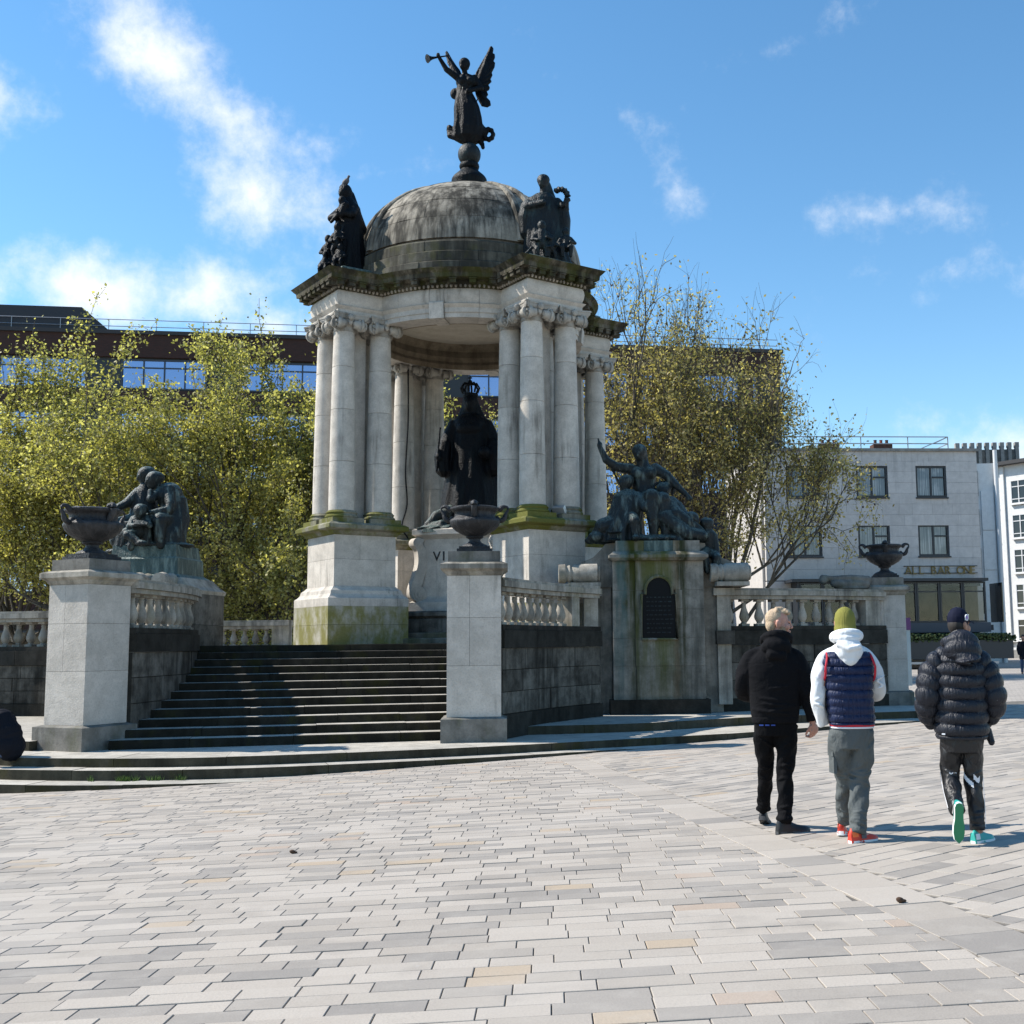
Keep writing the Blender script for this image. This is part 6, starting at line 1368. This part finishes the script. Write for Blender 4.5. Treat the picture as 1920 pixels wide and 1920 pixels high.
    mb = MB(); torso(mb, [(.78, 0, .0, .168, .115), (.88, 0, 0, .182, .126), (.97, 0, 0, .18, .122)]); A_ = gtube(mb, [(-.09, 0, .86), (-.095, .06, .70), (-.08, .16, .50), (-.085, .30, .30), (-.09, .41, .13)], [.098, .088, .068, .062, .052], wob=.005); B_ = gtube(mb, [(.09, 0, .86), (.09, .0, .70), (.07, -.01, .48), (.06, -.06, .28), (.045, -.10, .085)], [.100, .092, .072, .066, .055], wob=.006, seed=7)
    mb.tube([(-.09 + .05 * math.cos(R(a)), .41 + .05 * math.sin(R(a)), .14) for a in range(0, 361, 30)], .022, 6); mb.tube([(.045 + .055 * math.cos(R(a)), -.10 + .055 * math.sin(R(a)), .13) for a in range(0, 361, 30)], .022, 6)
    leg_folds(mb, *A_, FOLDS); leg_folds(mb, *B_, [(b_, a_, c_, d_) for a_, b_, c_, d_ in FOLDS])
    part('trousers', sculpt(mb, .008, 1), 'trouser_black', root)
    root.scale = (.95, .95, 1)
    shoe(root, (-.09, .42, .03), R(-12), R(-18), 'shoe_black', ['sole_dark'], high=.125); shoe(root, (.05, -.10, 0), R(-68), 0, 'shoe_black', ['sole_dark'], L=.31, high=.125)
man_black()

# --- man in the navy quilted vest over a white hooded top
def man_vest():
    x, y = 1.985, 8.86; g0 = gz(x, y)
    root = empty('person', (x, y, g0), R(-2), 'person in olive beanie, navy quilted vest over white hooded top, grey cargo trousers', 'person')
    J = dict(pelvis=(.02, 0, .94), chest=(0, .0, 1.30), neck=(0, .03, 1.47), head=(0, .05, 1.60), shL=(-.17, 0.02, 1.35), shR=(.17, 0.02, 1.35), elL=(-.265, -.03, 1.12), elR=(.255, .06, 1.12), wrL=(-.2, .09, .90), wrR=(.17, .28, 1.12),
             hipL=(-.085, 0, .90), hipR=(.10, 0, .90), knL=(-.02, .14, .50), knR=(.075, .06, .50), anL=(-.01, .36, .12), anR=(.02, -.06, .10), toeL=(.0, .5, .04), toeR=(.14, .0, .04))
    mb = MB(); body_core(mb, J); face_head(mb, (0, .055, 1.645), .235, R(-8)); part('body', sculpt(mb, .009, 1), 'skin', root)
    mb = MB(); torso(mb, [(.86, .02, 0, .17, .12), (1.2, 0, 0, .19, .13), (1.42, 0, 0, .17, .11), (1.5, 0, .02, .08, .08)])
    gtube(mb, [(-.10, .02, 1.43), (-.185, .02, 1.38), (-.24, .01, 1.28), (-.268, -.01, 1.13), (-.262, .01, 1.02), (-.215, .08, .88)], [.05, .06, .07, .064, .060, .050], wob=.004); gtube(mb, [(.10, .02, 1.43), (.185, .02, 1.38), (.24, .03, 1.28), (.268, .05, 1.14), (.25, .15, 1.10), (.17, .28, 1.12)], [.05, .06, .07, .066, .060, .05], wob=.004, seed=3)
    fold_arcs(mb, [[(s_ * (.268 + .060 * math.cos(R(t_))), .0 + .066 * math.sin(R(t_)), zc + dz * (t_ - 270) / 60) for t_ in range(210, 331, 15)] for s_ in (-1, 1) for zc, dz in ((1.16, .02), (1.19, -.02), (1.13, .015), (1.23, .03), (1.08, -.02), (1.03, .02)) if s_ < 0 or zc > 1.14], .010)
    part('hooded_top', sculpt(mb, .009, 1), 'fleece_white', root)
    mb = MB(); mb.ell((0, -.085, 1.44), (.125, .085, .105), Euler((R(-12), 0, 0))); mb.ell((0, -.02, 1.535), (.135, .125, .045)); mb.ell((0, -.10, 1.37), (.085, .06, .06)); mb.tube([(.118 * math.cos(R(a)), .01 + .11 * math.sin(R(a)), 1.545 - .03 * math.sin(R(a))) for a in range(0, 361, 20)], .034, 8); mb.tube([(-.11, -.12, 1.49), (-.02, -.175, 1.45), (.09, -.15, 1.47)], .022, 7)
    part('hood', sculpt(mb, .008, 2), 'fleece_white', root)
    mb = MB(); torso(mb, [(.88, .02, 0, .186, .130), (.90, .02, 0, .196, .140), (1.0, .01, 0, .20, .146), (1.15, .0, 0, .204, .148), (1.28, 0, 0, .218, .146), (1.36, 0, 0, .222, .13), (1.41, 0, 0, .195, .11), (1.445, 0, .01, .14, .085)], .060, .016, 64, ex=3.0, n=16)
    vs = obj('vest', mb, 'vest_navy', root, smooth=70)
    mb = MB(); torso(mb, [(.868, .02, 0, .187, .131), (.872, .02, 0, .193, .137), (.884, .02, 0, .194, .138), (.888, .02, 0, .188, .132)]); obj('trim', mb, 'red_trim', vs, smooth=60)
    mb = MB(); torso(mb, [(.854, .02, 0, .183, .128), (.857, .02, 0, .189, .133), (.866, .02, 0, .189, .133), (.868, .02, 0, .185, .13)]); obj('hem', mb, 'white_trim', vs, smooth=60)
    for s_ in (-1, 1): mb = MB(); mb.tube([(s_ * (.214 - .03 * max(0, math.sin(R(a)))), .125 * math.cos(R(a)), 1.315 + .105 * math.sin(R(a))) for a in range(0, 361, 20)], .010, 6); obj('trim', mb, 'red_trim', vs, smooth=60)
    mb = MB(); mb.lathe([(.100, 0), (.104, .01), (.104, .055), (.099, .062), (.101, .08), (.099, .12), (.088, .16), (.062, .19), (.025, .207), (.002, .21)], 28, c=(0, .045, 1.565), sx=.92); bn_ = obj('beanie', mb, 'beanie_olive', root, smooth=60)
    mb = MB(); torso(mb, [(.70, .02, 0, .165, .12), (.80, .02, 0, .180, .128), (.86, .02, 0, .178, .124)]); PL, rL = gtube(mb, [(-.075, 0, .84), (-.085, .04, .68), (-.03, .13, .49), (-.02, .24, .3), (-.01, .36, .11)], [(.102, .11), (.10, .105), .084, .078, .064], wob=.006, seed=11); PR, rR_ = gtube(mb, [(.10, 0, .84), (.10, .01, .68), (.075, .05, .49), (.055, .0, .3), (.02, -.055, .075)], [(.106, .112), (.104, .108), .090, .084, .066], wob=.007, seed=5)
    mb.tube([(.02 + .055 * math.cos(R(a)), -.055 + .055 * math.sin(R(a)), .11) for a in range(0, 361, 30)], .02, 6)
    for q, (zz, ww) in enumerate(((.53, .10), (.50, .094), (.56, .098))): mb.tube([(.078 + ww * math.cos(R(a)), .045 + ww * math.sin(R(a)) , zz + .03 * math.sin(R(a + 60 * q))) for a in range(170, 371, 20)], .009, 6)
    leg_folds(mb, PL, rL, FOLDS, .011); leg_folds(mb, PR, rR_, [(b_, a_, c_, d_) for a_, b_, c_, d_ in FOLDS], .012)
    tr = part('trousers', sculpt(mb, .008, 1), 'trouser_grey', root)
    mb = MB(); mb.box((-.150, .035, .60), (.03, .12, .17), R(10)); mb.box((-.157, .035, .668), (.03, .128, .05), R(10)); obj('cargo_pocket', mb, 'trouser_grey', tr)
    root.scale = (.87, .92, 1)
    shoe(root, (-.03, .36, .0), R(-18), R(-10), 'shoe_red', ['sole_white'], [(-.07, .0, -1, .03, .07, 'shoe_orange')], high=.105); shoe(root, (.015, -.06, 0), R(-62), 0, 'shoe_red', ['sole_white'], [(-.07, -.01, -1, .035, .07, 'shoe_orange'), (.02, .07, -1, .02, .055, 'shoe_grey'), (-.07, -.01, 1, .035, .07, 'shoe_orange'), (.02, .07, 1, .02, .055, 'shoe_grey')], L=.30, high=.105)
man_vest()

# --- man in the long black puffer jacket
def man_puffer():
    x, y = 2.735, 8.55; g0 = gz(x, y)
    root = empty('person', (x, y, g0), R(-6), 'person in navy cap and long black puffer jacket, striped track trousers, teal trainers', 'person')
    J = dict(pelvis=(0, 0, .90), chest=(0, .02, 1.24), neck=(.02, .04, 1.41), head=(.03, .07, 1.54), shL=(-.16, 0, 1.28), shR=(.16, 0, 1.28), elL=(-.29, -.03, 1.08), elR=(.30, -.03, 1.08), wrL=(-.22, .14, .90), wrR=(.22, .14, .90),
             hipL=(-.09, 0, .86), hipR=(.09, 0, .86), knL=(-.09, .08, .48), knR=(.09, .06, .47), anL=(-.10, -.13, .30), anR=(.10, .0, .10), toeL=(-.105, -.16, .16), toeR=(.18, .10, .04))
    mb = MB(); body_core(mb, J); f = face_head(mb, (.035, .075, 1.585), .235, R(-52), R(-3)); part('body', sculpt(mb, .008, 1), 'skin_tan', root)
    E_ = Euler((0, 0, R(-52)))
    mb = MB(); mb.ell(f(0, -.03, -.0), (.079, .08, .075), E_); part('hair', sculpt(mb, .009, 1), 'hair_dark', root)
    mb = MB(); mb.ell(f(0, -.008, .045), (.089, .106, .092), E_); cp = part('cap', sculpt(mb, .008, 1), 'cap_navy', root)
    mb = MB(); rows = []
    for q in range(7):
        a = R(-62 + 124 * q / 6); o_ = math.sin(a); i_ = f(.080 * o_, .085 * math.cos(a), .048 - .01 * abs(o_)); t_ = f(.084 * o_, .085 + .085 * math.cos(a), .030 - .022 * o_ * o_); rows.append((i_, t_))
    mb.loft([[r[0], r[1], r[1] + Vector((0, 0, .007)), r[0] + Vector((0, 0, .007))] for r in rows]); obj('brim', mb, 'cap_navy', cp, smooth=50)
    Mr = E_.to_matrix(); mb = MB(); cpos = f(.088, .0, .055); ex, ez = Mr @ Vector((0, 1, 0)), Vector((0, 0, 1)); nx = Mr @ Vector((1, 0, 0))
    mb.tube([cpos + (ex * math.cos(R(a)) + ez * math.sin(R(a))) * .020 + nx * .003 for a in range(0, 361, 24)], .0055, 6); mb.tube([cpos + ex * -.024 + ez * -.018 + nx * .003, cpos + ex * .03 + ez * .022 + nx * .001], .004, 6); em = obj('emblem_ring', mb, 'white_trim', cp, smooth=60)
    mb = MB(); mb.ell(cpos + nx * .0, (.014, .014, .014), None, 10, 8); obj('emblem_centre', mb, 'lilac', cp, smooth=60)
    mb = MB(); torso(mb, [(.755, 0, 0, .20, .15), (.785, 0, 0, .225, .172), (.85, 0, 0, .23, .176), (1.0, 0, 0, .228, .174), (1.15, 0, 0, .232, .172), (1.28, 0, .01, .232, .162), (1.36, .01, .02, .19, .135), (1.43, .02, .03, .12, .11)], .088, .028, 56, n=14, sag=.012)
    jk = obj('jacket', mb, 'puffer_black', root, smooth=70)
    for s_, sdd in ((-1, 2), (1, 6)):
        mb = MB(); gtube(mb, [(s_ * .08, .01, 1.38), (s_ * .175, 0, 1.325), (s_ * .25, -.01, 1.21), (s_ * .288, -.025, 1.06), (s_ * .285, .04, .96), (s_ * .225, .14, .88)], [.06, .085, .108, .106, .092, .07], .088, .024, 22, 14, wob=.002, seed=sdd); obj('sleeve', mb, 'puffer_black', jk, smooth=70)
    mb = MB(); gtube(mb, [(.01, -.12, 1.29), (.015, -.115, 1.36), (.02, -.075, 1.44), (.025, -.02, 1.485)], [(.12, .05), (.155, .085), (.152, .105), (.11, .085)], .072, .02, 26, 12, up=(0, 0, 1)); mb.ell((.015, -.075, 1.385), (.165, .105, .085)); obj('hood', mb, 'puffer_black', jk, smooth=70)
    mb = MB(); mb.ell((.02, -.03, 1.43), (.14, .13, .06)); mb.tube([(.02 + .13 * math.cos(R(a)), .03 + .115 * math.sin(R(a)), 1.46 - .02 * math.sin(R(a))) for a in range(0, 361, 20)], .035, 8); obj('collar_roll', mb, 'puffer_black', jk, smooth=70)
    mb = MB(); mb.ell((.075, .06, 1.475), (.075, .075, .055), Euler((0, R(15), 0))); part('inner_collar', sculpt(mb, .009, 1), 'jersey_beige', root)
    mb = MB(); mb.box((-.19, -.148, .80), (.028, .012, .010), R(-22)); obj('label_tab', mb, 'white_trim', jk); mb = MB(); mb.box((.30, -.125, 1.045), (.028, .01, .016), R(22)); obj('label_tab', mb, 'white_trim', jk)
    mb = MB(); mb.cap((.235, .02, .80), (.255, .0, .735), .04, .03); obj('pocket_lining', mb, 'puffer_black', jk)
    mb = MB(); torso(mb, [(.66, 0, 0, .155, .11), (.74, 0, 0, .175, .122), (.84, 0, 0, .17, .12)]); PL, rL = gtube(mb, [(-.09, 0, .78), (-.092, .05, .64), (-.095, .09, .49), (-.10, .0, .38), (-.104, -.15, .255)], [.098, .095, .080, .075, .064], wob=.005, seed=2); PR, rR_ = gtube(mb, [(.09, 0, .78), (.09, .03, .64), (.095, .06, .46), (.10, .03, .28), (.10, .0, .10)], [.098, .095, .080, .072, .062], wob=.005, seed=9)
    leg_folds(mb, PL, rL, FOLDS, .009); leg_folds(mb, PR, rR_, [(b_, a_, c_, d_) for a_, b_, c_, d_ in FOLDS], .009)
    tr = part('trousers', sculpt(mb, .008, 1), 'track_black', root)
    for P_, r_, sg in ((PR, rR_, 1), (PL, rL, -1)):
        for q in range(3):
            mb = MB(); base = (0.0 if sg > 0 else math.pi); patch_on(mb, P_, r_, .48, .97, base - .62 * sg * 0 + (-.62 + q * .30), base + (-.62 + q * .30) + .14, .009, 10, 2); obj('stripe', mb, 'white_trim', tr)
    for (P_, r_, s_, spans) in ((PR, rR_, .42, [(-1.75, -1.15, .09), (-2.75, -1.8, .12)]), (PL, rL, .42, [(-1.9, -1.2, .045)])):
        for (a0, a1, dz) in spans:
            mb = MB(); n_ = 8
            for q in range(n_):
                f0, f1 = q / n_, (q + 1) / n_; sh = lambda u: s_ + dz * (u if u < .6 else (1.2 - u) if a0 > -2 else u)
                patch_on(mb, P_, r_, sh(f0), sh(f0) + .07, a0 + (a1 - a0) * f0, a0 + (a1 - a0) * f1, .011, 2, 1)
            obj('chevron', mb, 'white_trim', tr)
    root.scale = (.82, .92, 1)
    # pushing-off left foot shows its green sole
    shoe(root, (-.105, -.225, .245), R(4), R(-78), 'shoe_teal', ['sole_white', 'sole_green'], [(-.07, .02, -1, .03, .07, 'sole_white')]); shoe(root, (.10, .0, 0), R(-50), 0, 'shoe_teal', ['sole_white'], [(-.07, -.02, -1, .02, .06, 'sole_white'), (.03, .06, -1, .015, .05, 'sole_white'), (-.07, -.02, 1, .02, .06, 'sole_white')])
man_puffer()

# --- seated figure cut by the left edge and a distant passer-by
def sitter():
    root = empty('person', (-8.98, 18.05, ZP), R(75), 'person in dark jacket sitting hunched on the step at the left edge', 'person')
    mb = MB(); limb(mb, [(0, 0, .14), (0, .12, .45), (0, .24, .60), (0, .36, .68)], [.13, .13, .08, .07]); face_head(mb, (0, .40, .74), .23, 0, R(-30))
    for s_ in (-1, 1): limb(mb, [(s_ * .18, .2, .55), (s_ * .24, .34, .36), (s_ * .1, .52, .40)], [.06, .045, .03]); limb(mb, [(s_ * .1, .02, .14), (s_ * .14, .46, .30), (s_ * .13, .50, -.12)], [.09, .07, .05])
    part('body', sculpt(mb, .014, 1), 'skin', root)
    mb = MB(); limb(mb, [(0, -.02, .15), (0, .04, .36), (0, .16, .56)], [.21, .22, .19]); mb.ell((0, -.02, .18), (.25, .2, .2)); mb.ell((0, .2, .66), (.14, .12, .09))
    for s_ in (-1, 1): limb(mb, [(s_ * .19, .18, .56), (s_ * .26, .32, .36), (s_ * .12, .48, .40)], [.1, .085, .06])
    part('jacket', sculpt(mb, .014, 2), 'coat_dark', root)
    mb = MB()
    for s_ in (-1, 1): limb(mb, [(s_ * .1, .02, .12), (s_ * .14, .46, .30), (s_ * .13, .50, -.10)], [.12, .09, .065])
    part('trousers', sculpt(mb, .014, 1), 'denim', root)
    mb = MB(); mb.ell((0, .38, .80), (.10, .12, .10)); part('hair', sculpt(mb, .012, 1), 'hair_dark', root)
    for s_ in (-1, 1): shoe(root, (s_ * .13, .50, -.17), 0, 0, 'shoe_black', ['sole_dark'])
sitter()
def passer():
    x, y = 19.6, 52; root = empty('person', (x, y, gz(16, 32)), R(160), 'distant passer-by in dark coat and jeans at the right edge', 'person')
    mb = MB(); J = dict(pelvis=(0, 0, .92), chest=(0, 0, 1.28), neck=(0, 0, 1.46), head=(0, .02, 1.58), shL=(-.15, 0, 1.33), shR=(.15, 0, 1.33), elL=(-.24, 0, 1.1), elR=(.24, 0, 1.1), wrL=(-.22, .1, .88), wrR=(.22, .1, .88), hipL=(-.09, 0, .88), hipR=(.09, 0, .88), knL=(-.1, .1, .48), knR=(.1, -.02, .48), anL=(-.1, .1, .1), anR=(.1, -.2, .1), toeL=(-.1, .22, .04), toeR=(.1, -.08, .04))
    body_core(mb, J); face_head(mb, (0, .03, 1.62), .23); part('body', sculpt(mb, .016, 1), 'skin_tan', root)
    mb = MB(); torso(mb, [(.66, 0, 0, .2, .15), (1.0, 0, 0, .2, .14), (1.3, 0, 0, .21, .14), (1.46, 0, 0, .1, .09)])
    for s_ in (-1, 1): limb(mb, [(s_ * .17, 0, 1.38), (s_ * .24, 0, 1.1), (s_ * .21, .1, .9)], [.085, .075, .055])
    part('coat', sculpt(mb, .016, 2), 'coat_dark', root)
    mb = MB()
    for a, b, c in (('hipL', 'knL', 'anL'), ('hipR', 'knR', 'anR')): limb(mb, [J[a], J[b], J[c]], [.11, .08, .065])
    part('trousers', sculpt(mb, .016, 1), 'denim', root)
    mb = MB(); mb.ell((0, .0, 1.67), (.09, .11, .10)); part('hair', sculpt(mb, .014, 1), 'hair_dark', root)
    shoe(root, (-.1, .1, 0), 0, 0, 'shoe_black', ['sole_dark']); shoe(root, (.1, -.2, .02), 0, R(-20), 'shoe_black', ['sole_dark'])
passer()
